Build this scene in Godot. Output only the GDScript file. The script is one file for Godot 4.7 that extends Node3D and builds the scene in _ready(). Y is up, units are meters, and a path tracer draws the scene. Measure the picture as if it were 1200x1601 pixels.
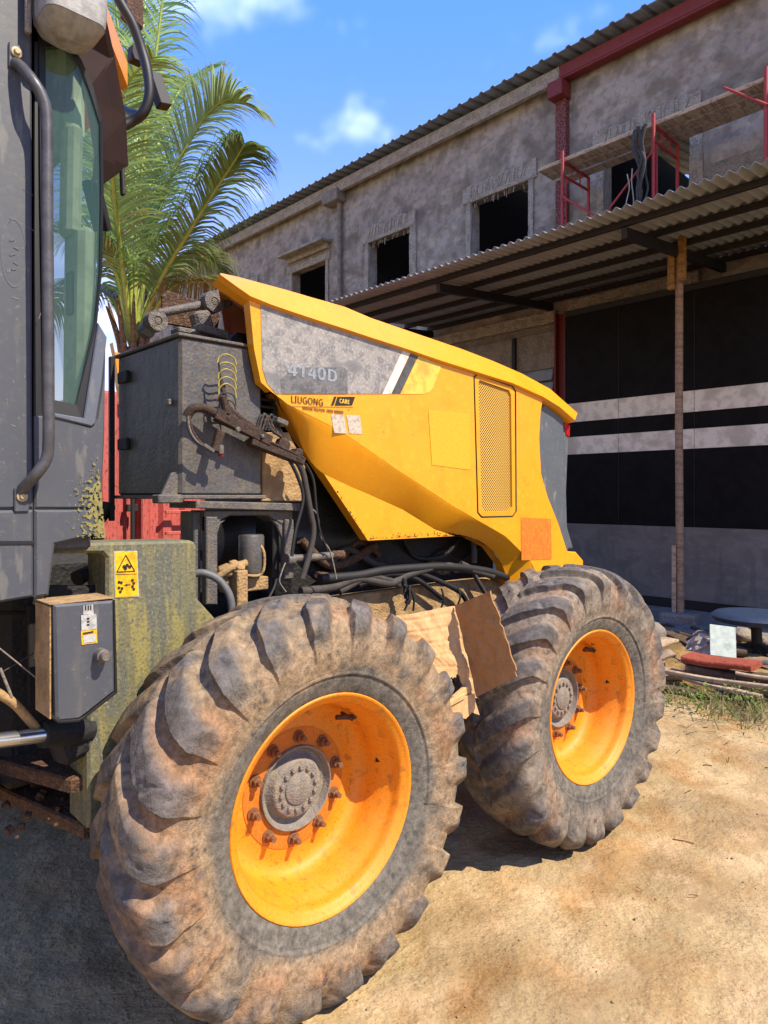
extends Node3D
# A yellow road grader parked on dirt in front of an unfinished workshop. x runs along the machine towards its rear, y is up, z towards the photographer.

const SUN_DIR := Vector3(0.27, 1.3, 1.0)
var T := {}          # shared textures
var M := {}          # shared materials
var rng := RandomNumberGenerator.new()
var used := {}

# ---------------------------------------------------------------- naming
func tag(o: Node, label: String, category: String, group := "", kind := "") -> void:
	if label != "": o.set_meta("label", label)
	if category != "": o.set_meta("category", category)
	if group != "": o.set_meta("group", group)
	if kind != "": o.set_meta("kind", kind)

func put(o: Node3D, called: String, parent: Node = null) -> void:
	var p: Node = parent if parent else self
	var key := str(p.get_instance_id()) + "/" + called
	var n: int = used.get(key, 0)
	used[key] = n + 1
	o.name = called if n == 0 else "%s_%03d" % [called, n]
	p.add_child(o, true)

func thing(called: String, label: String, category: String, at := Vector3.ZERO, turn := 0.0, group := "") -> Node3D:
	var o := Node3D.new()
	put(o, called)
	o.position = at
	o.rotation.y = turn
	tag(o, label, category, group)
	return o

func hold(called: String, parent: Node, at := Vector3.ZERO) -> Node3D:
	var o := Node3D.new()
	put(o, called, parent)
	o.position = at
	return o

# ---------------------------------------------------------------- mesh helpers
func mb() -> SurfaceTool:
	var st := SurfaceTool.new()
	st.begin(Mesh.PRIMITIVE_TRIANGLES)
	return st

func finish(st: SurfaceTool) -> ArrayMesh:
	st.index()
	st.generate_normals()
	return st.commit()

func obj(called: String, st: SurfaceTool, m: Material, parent: Node = null) -> MeshInstance3D:
	return inst(called, finish(st), m, parent)

func inst(called: String, mesh: Mesh, m: Material, parent: Node = null, at := Transform3D()) -> MeshInstance3D:
	var o := MeshInstance3D.new()
	o.mesh = mesh
	o.material_override = m
	put(o, called, parent)
	o.transform = at
	return o

func struct(called: String, st: SurfaceTool, m: Material, label: String) -> MeshInstance3D:
	var o := obj(called, st, m)
	tag(o, label, "", "", "structure")
	return o

func tri(st: SurfaceTool, a: Vector3, b: Vector3, c: Vector3, n: Vector3) -> void:
	# a triangle that faces n
	if (a - c).cross(a - b).dot(n) < 0.0:
		st.add_vertex(a); st.add_vertex(c); st.add_vertex(b)
	else:
		st.add_vertex(a); st.add_vertex(b); st.add_vertex(c)

func quad(st: SurfaceTool, a: Vector3, b: Vector3, c: Vector3, d: Vector3, n: Vector3) -> void:
	tri(st, a, b, c, n); tri(st, a, c, d, n)

func bx(st: SurfaceTool, c: Vector3, size: Vector3, bas := Basis(), bev := 0.004) -> void:
	st.set_smooth_group(-1)
	var h := size * 0.5
	var b := minf(bev, minf(h.x, minf(h.y, h.z)) * 0.6)
	var v := {}
	for a in 3:
		for i in 8:
			var s := Vector3(1 if i & 1 else -1, 1 if i & 2 else -1, 1 if i & 4 else -1)
			var p := Vector3(s.x * (h.x - (0.0 if a == 0 else b)), s.y * (h.y - (0.0 if a == 1 else b)), s.z * (h.z - (0.0 if a == 2 else b)))
			v[a * 8 + i] = c + bas * p
	for a in 3:
		var u := 1 << ((a + 1) % 3)
		var w := 1 << ((a + 2) % 3)
		for s in [0, 1 << a]:
			var n := Vector3.ZERO
			n[a] = 1.0 if s else -1.0
			quad(st, v[a * 8 + s], v[a * 8 + (s | u)], v[a * 8 + (s | u | w)], v[a * 8 + (s | w)], bas * n)
	for a in 3:   # edges along axis a
		var k1 := (a + 1) % 3
		var k2 := (a + 2) % 3
		for s1 in [0, 1 << k1]:
			for s2 in [0, 1 << k2]:
				var n := Vector3.ZERO
				n[k1] = 1.0 if s1 else -1.0
				n[k2] = 1.0 if s2 else -1.0
				var i0: int = s1 | s2
				var i1: int = i0 | (1 << a)
				quad(st, v[k1 * 8 + i0], v[k1 * 8 + i1], v[k2 * 8 + i1], v[k2 * 8 + i0], bas * n)
	for i in 8:
		var n := Vector3(1 if i & 1 else -1, 1 if i & 2 else -1, 1 if i & 4 else -1)
		tri(st, v[i], v[8 + i], v[16 + i], bas * n)

func bar(st: SurfaceTool, a: Vector3, b: Vector3, w: float, h: float, up := Vector3.UP, bev := 0.003) -> void:
	var x := (b - a).normalized()
	var z := x.cross(up).normalized()
	bx(st, (a + b) * 0.5, Vector3(a.distance_to(b), h, w), Basis(x, z.cross(x), z), bev)

func tube(st: SurfaceTool, pts: Array, r: float, sides := 8, r2 := -1.0) -> void:
	var n := pts.size()
	var rings := []
	var prev := Vector3.ZERO
	for i in n:
		var d: Vector3 = (pts[mini(i + 1, n - 1)] - pts[maxi(i - 1, 0)]).normalized()
		if prev == Vector3.ZERO:
			prev = d.cross(Vector3.UP if absf(d.y) < 0.9 else Vector3.RIGHT).normalized()
		prev = (prev - d * prev.dot(d)).normalized()
		var q := d.cross(prev)
		var rad := r if r2 < 0.0 else lerpf(r, r2, float(i) / (n - 1))
		var ring := []
		for k in sides:
			var t := TAU * k / sides
			ring.append(pts[i] + (prev * cos(t) + q * sin(t)) * rad)
		rings.append(ring)
	st.set_smooth_group(1)
	for i in n - 1:
		for k in sides:
			var k2 := (k + 1) % sides
			var mid: Vector3 = (pts[i] + pts[i + 1]) * 0.5
			var f: Vector3 = (rings[i][k] + rings[i + 1][k2]) * 0.5
			quad(st, rings[i][k], rings[i + 1][k], rings[i + 1][k2], rings[i][k2], f - mid)
	st.set_smooth_group(-1)
	for e in [0, n - 1]:
		var d: Vector3 = pts[0] - pts[1] if e == 0 else pts[n - 1] - pts[n - 2]
		for k in range(1, sides - 1):
			tri(st, rings[e][0], rings[e][k], rings[e][k + 1], d)

func curve(pts: Array, per := 6) -> Array:
	# a smooth line through the points
	var out := []
	for i in pts.size() - 1:
		var p0: Vector3 = pts[maxi(i - 1, 0)]
		var p3: Vector3 = pts[mini(i + 2, pts.size() - 1)]
		for k in per:
			out.append((pts[i] as Vector3).cubic_interpolate(pts[i + 1], p0, p3, float(k) / per))
	out.append(pts[-1])
	return out

func lathe(st: SurfaceTool, prof: Array, at: Vector3, bas: Basis, segs := 32, from := 0.0, to := TAU) -> void:
	# prof: (radius, height along bas.z); runs so that the outside lies to the left of its direction
	var g := 1
	for i in prof.size() - 1:
		if i > 0:
			var d0: Vector2 = (prof[i] - prof[i - 1]).normalized()
			var d1: Vector2 = (prof[i + 1] - prof[i]).normalized()
			if d0.dot(d1) < 0.8:
				g += 1
		st.set_smooth_group(g)
		var p: Vector2 = prof[i]
		var q: Vector2 = prof[i + 1]
		var nn := Vector2(-(q.y - p.y), q.x - p.x)
		for k in segs:
			var a := from + (to - from) * k / segs
			var b := from + (to - from) * (k + 1) / segs
			var ca := bas * Vector3(cos(a), sin(a), 0)
			var cb := bas * Vector3(cos(b), sin(b), 0)
			var z := bas.z
			var n := (ca + cb) * 0.5 * nn.x + z * nn.y
			quad(st, at + ca * p.x + z * p.y, at + ca * q.x + z * q.y, at + cb * q.x + z * q.y, at + cb * p.x + z * p.y, n)

func tri_idx(poly: Array) -> PackedInt32Array:
	var pk := PackedVector2Array()
	for p in poly: pk.append(p)
	return Geometry2D.triangulate_polygon(pk)

func flat(st: SurfaceTool, poly: Array, o: Vector3, u: Vector3, v: Vector3, n: Vector3) -> void:
	st.set_smooth_group(-1)
	var t := tri_idx(poly)
	for i in range(0, t.size(), 3):
		var q := []
		for k in 3: q.append(o + u * poly[t[i + k]].x + v * poly[t[i + k]].y)
		tri(st, q[0], q[1], q[2], n)

func prism(st: SurfaceTool, poly: Array, o: Vector3, u: Vector3, v: Vector3, n: Vector3, depth: float, bev := 0.004) -> void:
	# poly in the plane (u, v) at o, its face towards n, body running back by depth; edges of the face chamfered
	var c := poly.size()
	var area := 0.0
	for i in c: area += (poly[i] as Vector2).cross(poly[(i + 1) % c])
	var s := 1.0 if area > 0.0 else -1.0
	var ins := []
	for i in c:
		var e0: Vector2 = (poly[i] - poly[(i - 1 + c) % c]).normalized()
		var e1: Vector2 = (poly[(i + 1) % c] - poly[i]).normalized()
		var n0 := Vector2(-e0.y, e0.x) * s
		var n1 := Vector2(-e1.y, e1.x) * s
		var m := (n0 + n1)
		m = m / maxf(0.4, m.length_squared()) * 2.0
		ins.append(poly[i] + m * bev)
	flat(st, ins, o, u, v, n)
	flat(st, poly, o - n * depth, u, v, -n)
	st.set_smooth_group(-1)
	for i in c:
		var j := (i + 1) % c
		var e: Vector2 = poly[j] - poly[i]
		var out2 := Vector2(e.y, -e.x) * s
		var out3 := (u * out2.x + v * out2.y)
		var a: Vector3 = o + u * poly[i].x + v * poly[i].y
		var b: Vector3 = o + u * poly[j].x + v * poly[j].y
		var ai: Vector3 = o + u * ins[i].x + v * ins[i].y
		var bi: Vector3 = o + u * ins[j].x + v * ins[j].y
		quad(st, ai, bi, b - n * bev, a - n * bev, out3 + n * out3.length())
		quad(st, a - n * bev, b - n * bev, b - n * depth, a - n * depth, out3)

func side_plate(called: String, poly: Array, z: float, depth: float, m: Material, parent: Node = null, bev := 0.004) -> MeshInstance3D:
	var st := mb()
	prism(st, poly, Vector3(0, 0, z), Vector3.RIGHT, Vector3.UP, Vector3.BACK, depth, bev)
	return obj(called, st, m, parent)

func loft(st: SurfaceTool, rings: Array, closed := true, caps := true) -> void:
	st.set_smooth_group(1)
	var mid := Vector3.ZERO
	for r in rings: for p in r: mid += p
	mid /= rings.size() * rings[0].size()
	for i in rings.size() - 1:
		var a: Array = rings[i]
		var b: Array = rings[i + 1]
		var ca := Vector3.ZERO
		for p in a: ca += p
		for p in b: ca += p
		ca /= a.size() * 2
		for k in (a.size() if closed else a.size() - 1):
			var k2 := (k + 1) % a.size()
			quad(st, a[k], b[k], b[k2], a[k2], (a[k] + b[k] + b[k2] + a[k2]) * 0.25 - ca)
	if caps:
		st.set_smooth_group(-1)
		for e in [0, rings.size() - 1]:
			var r: Array = rings[e]
			var c := Vector3.ZERO
			for p in r: c += p
			c /= r.size()
			for k in r.size(): tri(st, c, r[k], r[(k + 1) % r.size()], c - mid)

func round_rect(hx: float, hy: float, r: float, per := 4) -> Array:
	var out := []
	for q in 4:
		var cx := (hx - r) * (1 if q == 0 or q == 3 else -1)
		var cy := (hy - r) * (1 if q < 2 else -1)
		for k in per + 1:
			var t := PI * 0.5 * (q + float(k) / per)
			out.append(Vector2(cx + cos(t) * r, cy + sin(t) * r))
	return out

# lettering: a thin raised text whose box is w x h, centred at c, facing +z
func letters(text: String, c: Vector3, w: float, h: float, m: Material, parent: Node, called := "lettering", bold := false) -> void:
	var f := SystemFont.new()
	f.font_names = PackedStringArray(["Droid Sans"])
	if bold: f.font_weight = 700
	var t := TextMesh.new()
	t.font = f
	t.text = text
	t.font_size = 64
	t.pixel_size = 0.01
	t.depth = 0.002
	var box := t.get_aabb()
	var s := Vector3(w / maxf(box.size.x, 0.001), h / maxf(box.size.y, 0.001), 0.4)
	var o := inst(called, t, m, parent)
	var mid := box.position + box.size * 0.5
	o.transform = Transform3D(Basis.from_scale(s), c - Vector3(mid.x * s.x, mid.y * s.y, 0.0))

# ---------------------------------------------------------------- textures
func noise_bytes(sd: int, freq: float, octs: int, size: int, stretch := 1.0, type := FastNoiseLite.TYPE_SIMPLEX_SMOOTH, ridged := false) -> PackedByteArray:
	var n := FastNoiseLite.new()
	n.seed = sd
	n.noise_type = type
	n.frequency = freq / size
	n.fractal_type = FastNoiseLite.FRACTAL_RIDGED if ridged else FastNoiseLite.FRACTAL_FBM
	n.fractal_octaves = octs
	n.domain_warp_enabled = false
	var w := size
	var h := size
	if stretch > 1.0: h = maxi(16, int(size / stretch))
	if stretch < 1.0: w = maxi(16, int(size * stretch))
	var im := n.get_seamless_image(w, h)
	if im.get_format() != Image.FORMAT_L8: im.convert(Image.FORMAT_L8)
	if w != size or h != size: im.resize(size, size, Image.INTERPOLATE_CUBIC)
	return im.get_data()

# layers: [frequency, octaves, low, high, colour, strength, stretch]; colours are sRGB base colours
func colour_tex(size: int, sd: int, base: Color, layers: Array) -> ImageTexture:
	var n := size * size
	var r := PackedFloat32Array(); r.resize(n); r.fill(base.r)
	var g := PackedFloat32Array(); g.resize(n); g.fill(base.g)
	var b := PackedFloat32Array(); b.resize(n); b.fill(base.b)
	var i := 0
	for l in layers:
		i += 1
		var nb := noise_bytes(sd * 31 + i * 7, l[0], l[1], size, l[6] if l.size() > 6 else 1.0, FastNoiseLite.TYPE_CELLULAR if l.size() > 7 and l[7] == 1 else FastNoiseLite.TYPE_SIMPLEX_SMOOTH, l.size() > 7 and l[7] == 2)
		var lut := PackedFloat32Array()
		for k in 256: lut.append(smoothstep(l[2], l[3], k / 255.0) * l[5] if l[2] < l[3] else (1.0 - smoothstep(l[3], l[2], k / 255.0)) * l[5])
		var c: Color = l[4]
		var cr := c.r
		var cg := c.g
		var cb := c.b
		for k in n:
			var a := lut[nb[k]]
			if a > 0.0:
				r[k] += (cr - r[k]) * a
				g[k] += (cg - g[k]) * a
				b[k] += (cb - b[k]) * a
	var out := PackedByteArray()
	out.resize(n * 3)
	for k in n:
		out[k * 3] = clampi(int(r[k] * 255.0), 0, 255)
		out[k * 3 + 1] = clampi(int(g[k] * 255.0), 0, 255)
		out[k * 3 + 2] = clampi(int(b[k] * 255.0), 0, 255)
	return ImageTexture.create_from_image(Image.create_from_data(size, size, false, Image.FORMAT_RGB8, out))

func height_tex(size: int, sd: int, layers: Array) -> ImageTexture:
	# layers: [frequency, octaves, low, high, amount, stretch, kind]
	var n := size * size
	var v := PackedFloat32Array(); v.resize(n)
	var i := 0
	for l in layers:
		i += 1
		var nb := noise_bytes(sd * 17 + i * 5, l[0], l[1], size, l[5] if l.size() > 5 else 1.0, FastNoiseLite.TYPE_CELLULAR if l.size() > 6 and l[6] == 1 else FastNoiseLite.TYPE_SIMPLEX_SMOOTH, l.size() > 6 and l[6] == 2)
		var lut := PackedFloat32Array()
		for k in 256: lut.append(smoothstep(l[2], l[3], k / 255.0) * l[4])
		for k in n: v[k] += lut[nb[k]]
	var out := PackedByteArray()
	out.resize(n)
	for k in n: out[k] = clampi(int(v[k] * 255.0), 0, 255)
	return ImageTexture.create_from_image(Image.create_from_data(size, size, false, Image.FORMAT_L8, out))

func mat(key: String, col: Color, rough: float, tex: Texture2D = null, scale := 1.0, bump: Texture2D = null, cm := 0.0, metal := 0.0, world := true, spec := 0.5) -> StandardMaterial3D:
	var m := StandardMaterial3D.new()
	m.resource_name = key
	m.albedo_color = col
	m.roughness = rough
	m.metallic = metal
	m.metallic_specular = spec
	if tex: m.albedo_texture = tex
	if bump:
		m.heightmap_enabled = true
		m.heightmap_texture = bump
		m.heightmap_scale = cm
	if tex or bump:
		m.uv1_triplanar = true
		m.uv1_world_triplanar = world
		m.uv1_scale = Vector3.ONE * scale
	M[key] = m
	return m

func detail(m: StandardMaterial3D, tex: Texture2D, scale: float) -> void:
	m.detail_enabled = true
	m.detail_albedo = tex
	m.detail_blend_mode = BaseMaterial3D.BLEND_MODE_MUL
	m.detail_uv_layer = BaseMaterial3D.DETAIL_UV_2
	m.uv2_triplanar = true
	m.uv2_world_triplanar = m.uv1_world_triplanar
	m.uv2_scale = Vector3.ONE * scale

func make_textures() -> void:
	var W := Color(1, 1, 1)
	T.grain = height_tex(256, 3, [[60, 2, 0.2, 0.8, 0.7], [18, 2, 0.3, 0.7, 0.3]])
	T.lumps = height_tex(512, 5, [[10, 4, 0.2, 0.8, 0.6], [50, 3, 0.3, 0.8, 0.4]])
	T.trowel = height_tex(512, 8, [[7, 5, 0.2, 0.8, 0.7, 0.35], [30, 3, 0.3, 0.8, 0.3]])
	T.blotch = colour_tex(512, 40, W, [[5, 4, 0.45, 0.8, Color(0.78, 0.77, 0.75), 0.8], [14, 3, 0.5, 0.75, Color(0.86, 0.85, 0.84), 0.7]])
	T.dirt = colour_tex(1024, 1, Color(0.66, 0.575, 0.42), [[5, 4, 0.42, 0.7, Color(0.62, 0.52, 0.365), 0.6], [9, 4, 0.5, 0.78, Color(0.735, 0.63, 0.475), 0.7], [40, 4, 0.5, 0.72, Color(0.60, 0.485, 0.335), 0.4], [150, 2, 0.6, 0.75, Color(0.78, 0.69, 0.54), 0.45], [170, 2, 0.68, 0.78, Color(0.42, 0.34, 0.24), 0.4]])
	T.dirt_bump = height_tex(1024, 2, [[8, 4, 0.2, 0.8, 0.4], [50, 4, 0.2, 0.8, 0.4], [150, 2, 0.6, 0.8, 0.2]])
	T.rubber = colour_tex(512, 12, Color(0.93, 0.93, 0.93), [[40, 3, 0.45, 0.7, Color(0.74, 0.74, 0.75), 0.7], [100, 2, 0.55, 0.75, Color(0.98, 0.95, 0.9), 0.4], [110, 2, 0.66, 0.8, Color(0.48, 0.45, 0.43), 0.4], [16, 4, 0.55, 0.8, Color(0.76, 0.74, 0.72), 0.5], [9, 4, 0.9, 0.97, Color(0.45, 0.42, 0.4), 0.5, 1.0, 2]])
	T.rubber_bump = height_tex(512, 14, [[90, 2, 0.35, 0.75, 0.4], [24, 4, 0.3, 0.7, 0.4], [9, 4, 0.8, 0.97, -0.35, 1.0, 2]])
	T.yellow = colour_tex(1024, 20, Color(0.87, 0.58, 0.06), [[6, 4, 0.5, 0.8, Color(0.86, 0.54, 0.035), 0.6], [22, 3, 0.62, 0.78, Color(0.86, 0.64, 0.19), 0.4], [110, 2, 0.74, 0.82, Color(0.52, 0.36, 0.12), 0.4], [10, 4, 0.62, 0.85, Color(0.80, 0.57, 0.15), 0.35, 6.0]])
	T.orange = colour_tex(512, 22, Color(0.86, 0.515, 0.03), [[8, 4, 0.5, 0.8, Color(0.84, 0.475, 0.02), 0.5], [60, 2, 0.72, 0.8, Color(0.4, 0.22, 0.06), 0.5], [14, 3, 0.66, 0.8, Color(0.84, 0.58, 0.18), 0.3], [4, 5, 0.5, 0.78, Color(0.76, 0.53, 0.24), 0.4], [9, 5, 0.7, 0.85, Color(0.50, 0.31, 0.12), 0.5]])
	T.grey = colour_tex(1024, 24, Color(0.255, 0.268, 0.29), [[5, 4, 0.45, 0.8, Color(0.28, 0.285, 0.295), 0.7], [30, 3, 0.6, 0.8, Color(0.31, 0.305, 0.3), 0.5], [16, 4, 0.66, 0.9, Color(0.37, 0.355, 0.32), 0.45, 5.0], [40, 3, 0.76, 0.88, Color(0.44, 0.42, 0.38), 0.5], [12, 5, 0.78, 0.9, Color(0.45, 0.43, 0.39), 0.5, 3.0]])
	T.fender = colour_tex(512, 26, Color(0.40, 0.385, 0.27), [[18, 3, 0.45, 0.65, Color(0.33, 0.335, 0.29), 0.85, 9.0], [9, 3, 0.55, 0.75, Color(0.53, 0.485, 0.25), 0.8, 7.0], [70, 3, 0.6, 0.8, Color(0.54, 0.5, 0.38), 0.6, 2.0], [40, 3, 0.62, 0.8, Color(0.27, 0.27, 0.24), 0.6]])
	T.rust = colour_tex(512, 28, Color(0.26, 0.175, 0.115), [[9, 4, 0.42, 0.7, Color(0.36, 0.23, 0.13), 0.8], [30, 3, 0.55, 0.75, Color(0.47, 0.35, 0.22), 0.7], [60, 2, 0.6, 0.8, Color(0.16, 0.12, 0.10), 0.7]])
	T.steel = colour_tex(512, 30, Color(0.335, 0.34, 0.35), [[8, 4, 0.45, 0.75, Color(0.41, 0.40, 0.385), 0.7], [30, 3, 0.58, 0.78, Color(0.44, 0.37, 0.28), 0.6], [60, 2, 0.66, 0.8, Color(0.25, 0.2, 0.16), 0.5], [14, 3, 0.6, 0.8, Color(0.46, 0.43, 0.36), 0.5, 6.0]])
	T.plaster = colour_tex(1024, 32, Color(0.60, 0.575, 0.54), [[4, 4, 0.35, 0.65, Color(0.655, 0.632, 0.60), 0.7, 0.6], [9, 5, 0.45, 0.75, Color(0.53, 0.51, 0.485), 0.55, 0.5], [22, 4, 0.5, 0.75, Color(0.69, 0.665, 0.63), 0.5, 0.5], [5, 4, 0.62, 0.85, Color(0.50, 0.485, 0.465), 0.5], [60, 3, 0.6, 0.78, Color(0.53, 0.51, 0.49), 0.4], [10, 4, 0.6, 0.85, Color(0.5, 0.485, 0.465), 0.5, 5.0]])
	T.concrete = colour_tex(512, 34, Color(0.50, 0.46, 0.405), [[6, 4, 0.4, 0.7, Color(0.42, 0.39, 0.345), 0.8], [30, 3, 0.55, 0.75, Color(0.58, 0.53, 0.46), 0.6], [70, 2, 0.66, 0.8, Color(0.3, 0.27, 0.24), 0.5]])
	T.card = colour_tex(512, 36, Color(0.60, 0.445, 0.28), [[8, 3, 0.45, 0.7, Color(0.55, 0.395, 0.24), 0.7], [30, 3, 0.6, 0.8, Color(0.66, 0.51, 0.35), 0.5], [60, 2, 0.62, 0.8, Color(0.5, 0.36, 0.22), 0.4, 8.0]])
	T.zinc = colour_tex(512, 38, Color(0.55, 0.545, 0.53), [[6, 4, 0.4, 0.7, Color(0.47, 0.46, 0.44), 0.7], [20, 3, 0.55, 0.78, Color(0.62, 0.61, 0.59), 0.5, 0.2]])
	T.wood = colour_tex(512, 42, Color(0.53, 0.45, 0.36), [[10, 4, 0.4, 0.65, Color(0.42, 0.34, 0.26), 0.8, 0.08], [40, 2, 0.5, 0.7, Color(0.62, 0.53, 0.42), 0.6, 0.06], [12, 3, 0.6, 0.8, Color(0.32, 0.26, 0.2), 0.5]])
	T.red = colour_tex(512, 44, Color(0.66, 0.31, 0.265), [[7, 4, 0.45, 0.75, Color(0.65, 0.28, 0.235), 0.7], [30, 3, 0.62, 0.8, Color(0.75, 0.36, 0.3), 0.5], [50, 3, 0.68, 0.8, Color(0.28, 0.13, 0.09), 0.6, 3.0]])
	T.decal = colour_tex(1024, 46, Color(0.55, 0.53, 0.50), [[12, 4, 0.4, 0.7, Color(0.43, 0.42, 0.41), 0.85], [50, 4, 0.5, 0.75, Color(0.66, 0.64, 0.61), 0.6], [6, 4, 0.55, 0.8, Color(0.40, 0.395, 0.39), 0.75, 0.4], [120, 2, 0.62, 0.8, Color(0.35, 0.345, 0.34), 0.5]])
	T.faded = colour_tex(512, 48, Color(0.80, 0.62, 0.09), [[30, 3, 0.45, 0.7, Color(0.69, 0.57, 0.13), 0.7], [100, 2, 0.5, 0.7, Color(0.74, 0.58, 0.13), 0.6], [12, 3, 0.5, 0.8, Color(0.84, 0.62, 0.05), 0.6]])
	T.burnt = colour_tex(512, 50, Color(0.76, 0.44, 0.09), [[20, 3, 0.5, 0.75, Color(0.74, 0.37, 0.08), 0.7, 6.0], [10, 4, 0.5, 0.8, Color(0.84, 0.52, 0.09), 0.7], [60, 2, 0.6, 0.75, Color(0.66, 0.26, 0.05), 0.6]])
	# a sheet with rows of round holes
	var hs := 64
	var im := Image.create(hs, hs, false, Image.FORMAT_RGBA8)
	for y in hs:
		for x in hs:
			var d := minf(Vector2(x - 31.5, y - 31.5).length(), minf(minf(Vector2(x, y).length(), Vector2(x - 64, y).length()), minf(Vector2(x, y - 64).length(), Vector2(x - 64, y - 64).length())))
			im.set_pixel(x, y, Color(0.82, 0.64, 0.28, 0.0 if d < 17.0 else 1.0))
	T.holes = ImageTexture.create_from_image(im)

func make_materials() -> void:
	var W := Color(1, 1, 1)
	mat("dirt", W, 0.95, T.dirt, 0.42, T.dirt_bump, 0.75, 0.0, true, 0.25)
	M.dirt.vertex_color_use_as_albedo = true
	detail(M.dirt, T.blotch, 0.083)
	mat("rubber", W, 0.82, T.rubber, 1.9, T.rubber_bump, 0.15, 0.0, false, 0.3)
	M.rubber.vertex_color_use_as_albedo = true
	mat("yellow", W, 0.36, T.yellow, 0.8, T.grain, 0.012)
	mat("yellow_trim", W, 0.5, T.yellow, 1.6)
	mat("orange", W, 0.58, T.orange, 1.4, T.grain, 0.02, 0.0, false)
	mat("cab_grey", W, 0.55, T.grey, 0.9, T.grain, 0.015)
	mat("tank_grey", Color(0.88, 0.86, 0.83), 0.5, T.steel, 1.2, T.lumps, 0.15)
	mat("steel", Color(0.95, 0.91, 0.86), 0.6, T.steel, 1.7, T.lumps, 0.2)
	mat("hub", Color(1.25, 1.2, 1.12), 0.75, T.steel, 2.2, T.lumps, 0.3, 0.0, false)
	mat("dark", Color(0.075, 0.068, 0.062), 0.75, null, 1.0, T.lumps, 0.4)
	mat("black", Color(0.035, 0.034, 0.034), 0.55)
	mat("hose", Color(0.085, 0.08, 0.076), 0.65, T.blotch, 2.0)
	mat("hose_dusty", Color(0.24, 0.215, 0.19), 0.8, T.blotch, 3.0)
	mat("fender", W, 0.72, T.fender, 1.5, T.lumps, 0.15)
	mat("dusty", Color(0.62, 0.50, 0.33), 0.9, T.blotch, 1.4, T.lumps, 0.4)
	mat("rust", W, 0.85, T.rust, 2.0, T.lumps, 0.5)
	mat("rust_nut", Color(0.50, 0.335, 0.21), 0.85, T.blotch, 9.0, T.lumps, 0.2, 0.0, false)
	mat("plaster", Color(0.99, 0.965, 0.91), 0.93, T.plaster, 0.17, T.trowel, 3.5, 0.0, true, 0.2)
	detail(M.plaster, T.blotch, 0.31)
	mat("plaster_pale", Color(1.32, 1.34, 1.34), 0.95, T.concrete, 0.7, T.lumps, 3.0, 0.0, true, 0.2)
	mat("concrete", W, 0.9, T.concrete, 0.5, T.lumps, 1.0)
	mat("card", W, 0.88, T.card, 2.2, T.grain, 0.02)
	mat("card_sunlit", Color(1.25, 1.32, 1.40), 0.9, T.card, 1.5, T.grain, 0.03)  # lighter copy of the flap cardboard with sunlight put into the colour
	mat("zinc", Color(0.92, 0.97, 1.0), 0.6, T.zinc, 0.5)
	mat("wood", Color(1.2, 1.22, 1.22), 0.85, T.wood, 0.9, T.grain, 0.1)
	mat("wood_yellow", Color(1.0, 0.9, 0.62), 0.8, T.wood, 1.3)
	mat("red_paint", W, 0.6, T.red, 0.9)
	mat("scaffold_red", Color(0.95, 0.66, 0.68), 0.6, T.red, 2.5)
	mat("peeling", Color(0.75, 0.72, 0.7), 0.85, colour_tex(512, 60, Color(0.52, 0.12, 0.1), [[26, 3, 0.5, 0.58, Color(0.68, 0.62, 0.56), 0.9], [60, 3, 0.6, 0.7, Color(0.3, 0.14, 0.1), 0.6]]), 1.2)
	mat("decal", W, 0.5, T.decal, 1.1)
	mat("decal_ghost", Color(0.74, 0.75, 0.77), 0.5, T.decal, 1.4)
	mat("decal_letter", Color(0.53, 0.555, 0.575), 0.4, T.blotch, 5.0)
	mat("decal_white", Color(0.83, 0.82, 0.76), 0.4, T.blotch, 2.0)
	mat("decal_cream", Color(0.87, 0.70, 0.26), 0.35, T.blotch, 1.0)
	mat("decal_slate", Color(0.30, 0.30, 0.29), 0.5, T.blotch, 3.0)
	mat("ink", Color(0.10, 0.09, 0.05), 0.6)
	mat("ink_faded", Color(0.42, 0.29, 0.06), 0.6)
	mat("faded", W, 0.5, T.faded, 2.0)
	mat("burnt", W, 0.55, T.burnt, 2.2)
	mat("sticker", Color(0.72, 0.67, 0.60), 0.6, T.blotch, 8.0)
	mat("label_white", Color(0.66, 0.66, 0.64), 0.5, T.blotch, 6.0)
	mat("label_yellow", Color(0.90, 0.68, 0.02), 0.45, T.blotch, 4.0)
	mat("panel_black", Color(1.2, 1.22, 1.2), 0.32, T.grey, 1.2, T.grain, 0.03)
	mat("lamp_red", Color(0.65, 0.04, 0.06), 0.2)
	mat("chrome", Color(0.78, 0.78, 0.76), 0.22, null, 1.0, null, 0.0, 0.95)
	mat("door_dark", Color(0.085, 0.075, 0.065), 0.7, T.blotch, 0.5, null, 0.0, 0.0, true, 0.22)
	mat("door_white", Color(0.84, 0.79, 0.70), 0.6, T.blotch, 0.4)
	mat("door_grey", Color(0.68, 0.66, 0.63), 0.6, T.plaster, 0.4)
	mat("iron_dark", Color(0.10, 0.085, 0.07), 0.7, T.blotch, 1.0)
	mat("beam_red", Color(0.68, 0.55, 0.54), 0.7, T.red, 1.0)
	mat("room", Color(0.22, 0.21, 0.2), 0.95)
	mat("blue_paint", Color(0.12, 0.19, 0.29), 0.6, T.blotch, 3.0)
	mat("white_board", Color(0.70, 0.74, 0.68), 0.6, T.blotch, 2.0)
	mat("white_sheet", Color(0.68, 0.64, 0.58), 0.8, T.blotch, 2.0)
	mat("brick_red", Color(0.60, 0.27, 0.17), 0.9, T.blotch, 3.0, T.lumps, 0.5)
	mat("wire_yellow", Color(0.62, 0.55, 0.22), 0.5)
	mat("wire_red", Color(0.55, 0.10, 0.07), 0.5)
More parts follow.
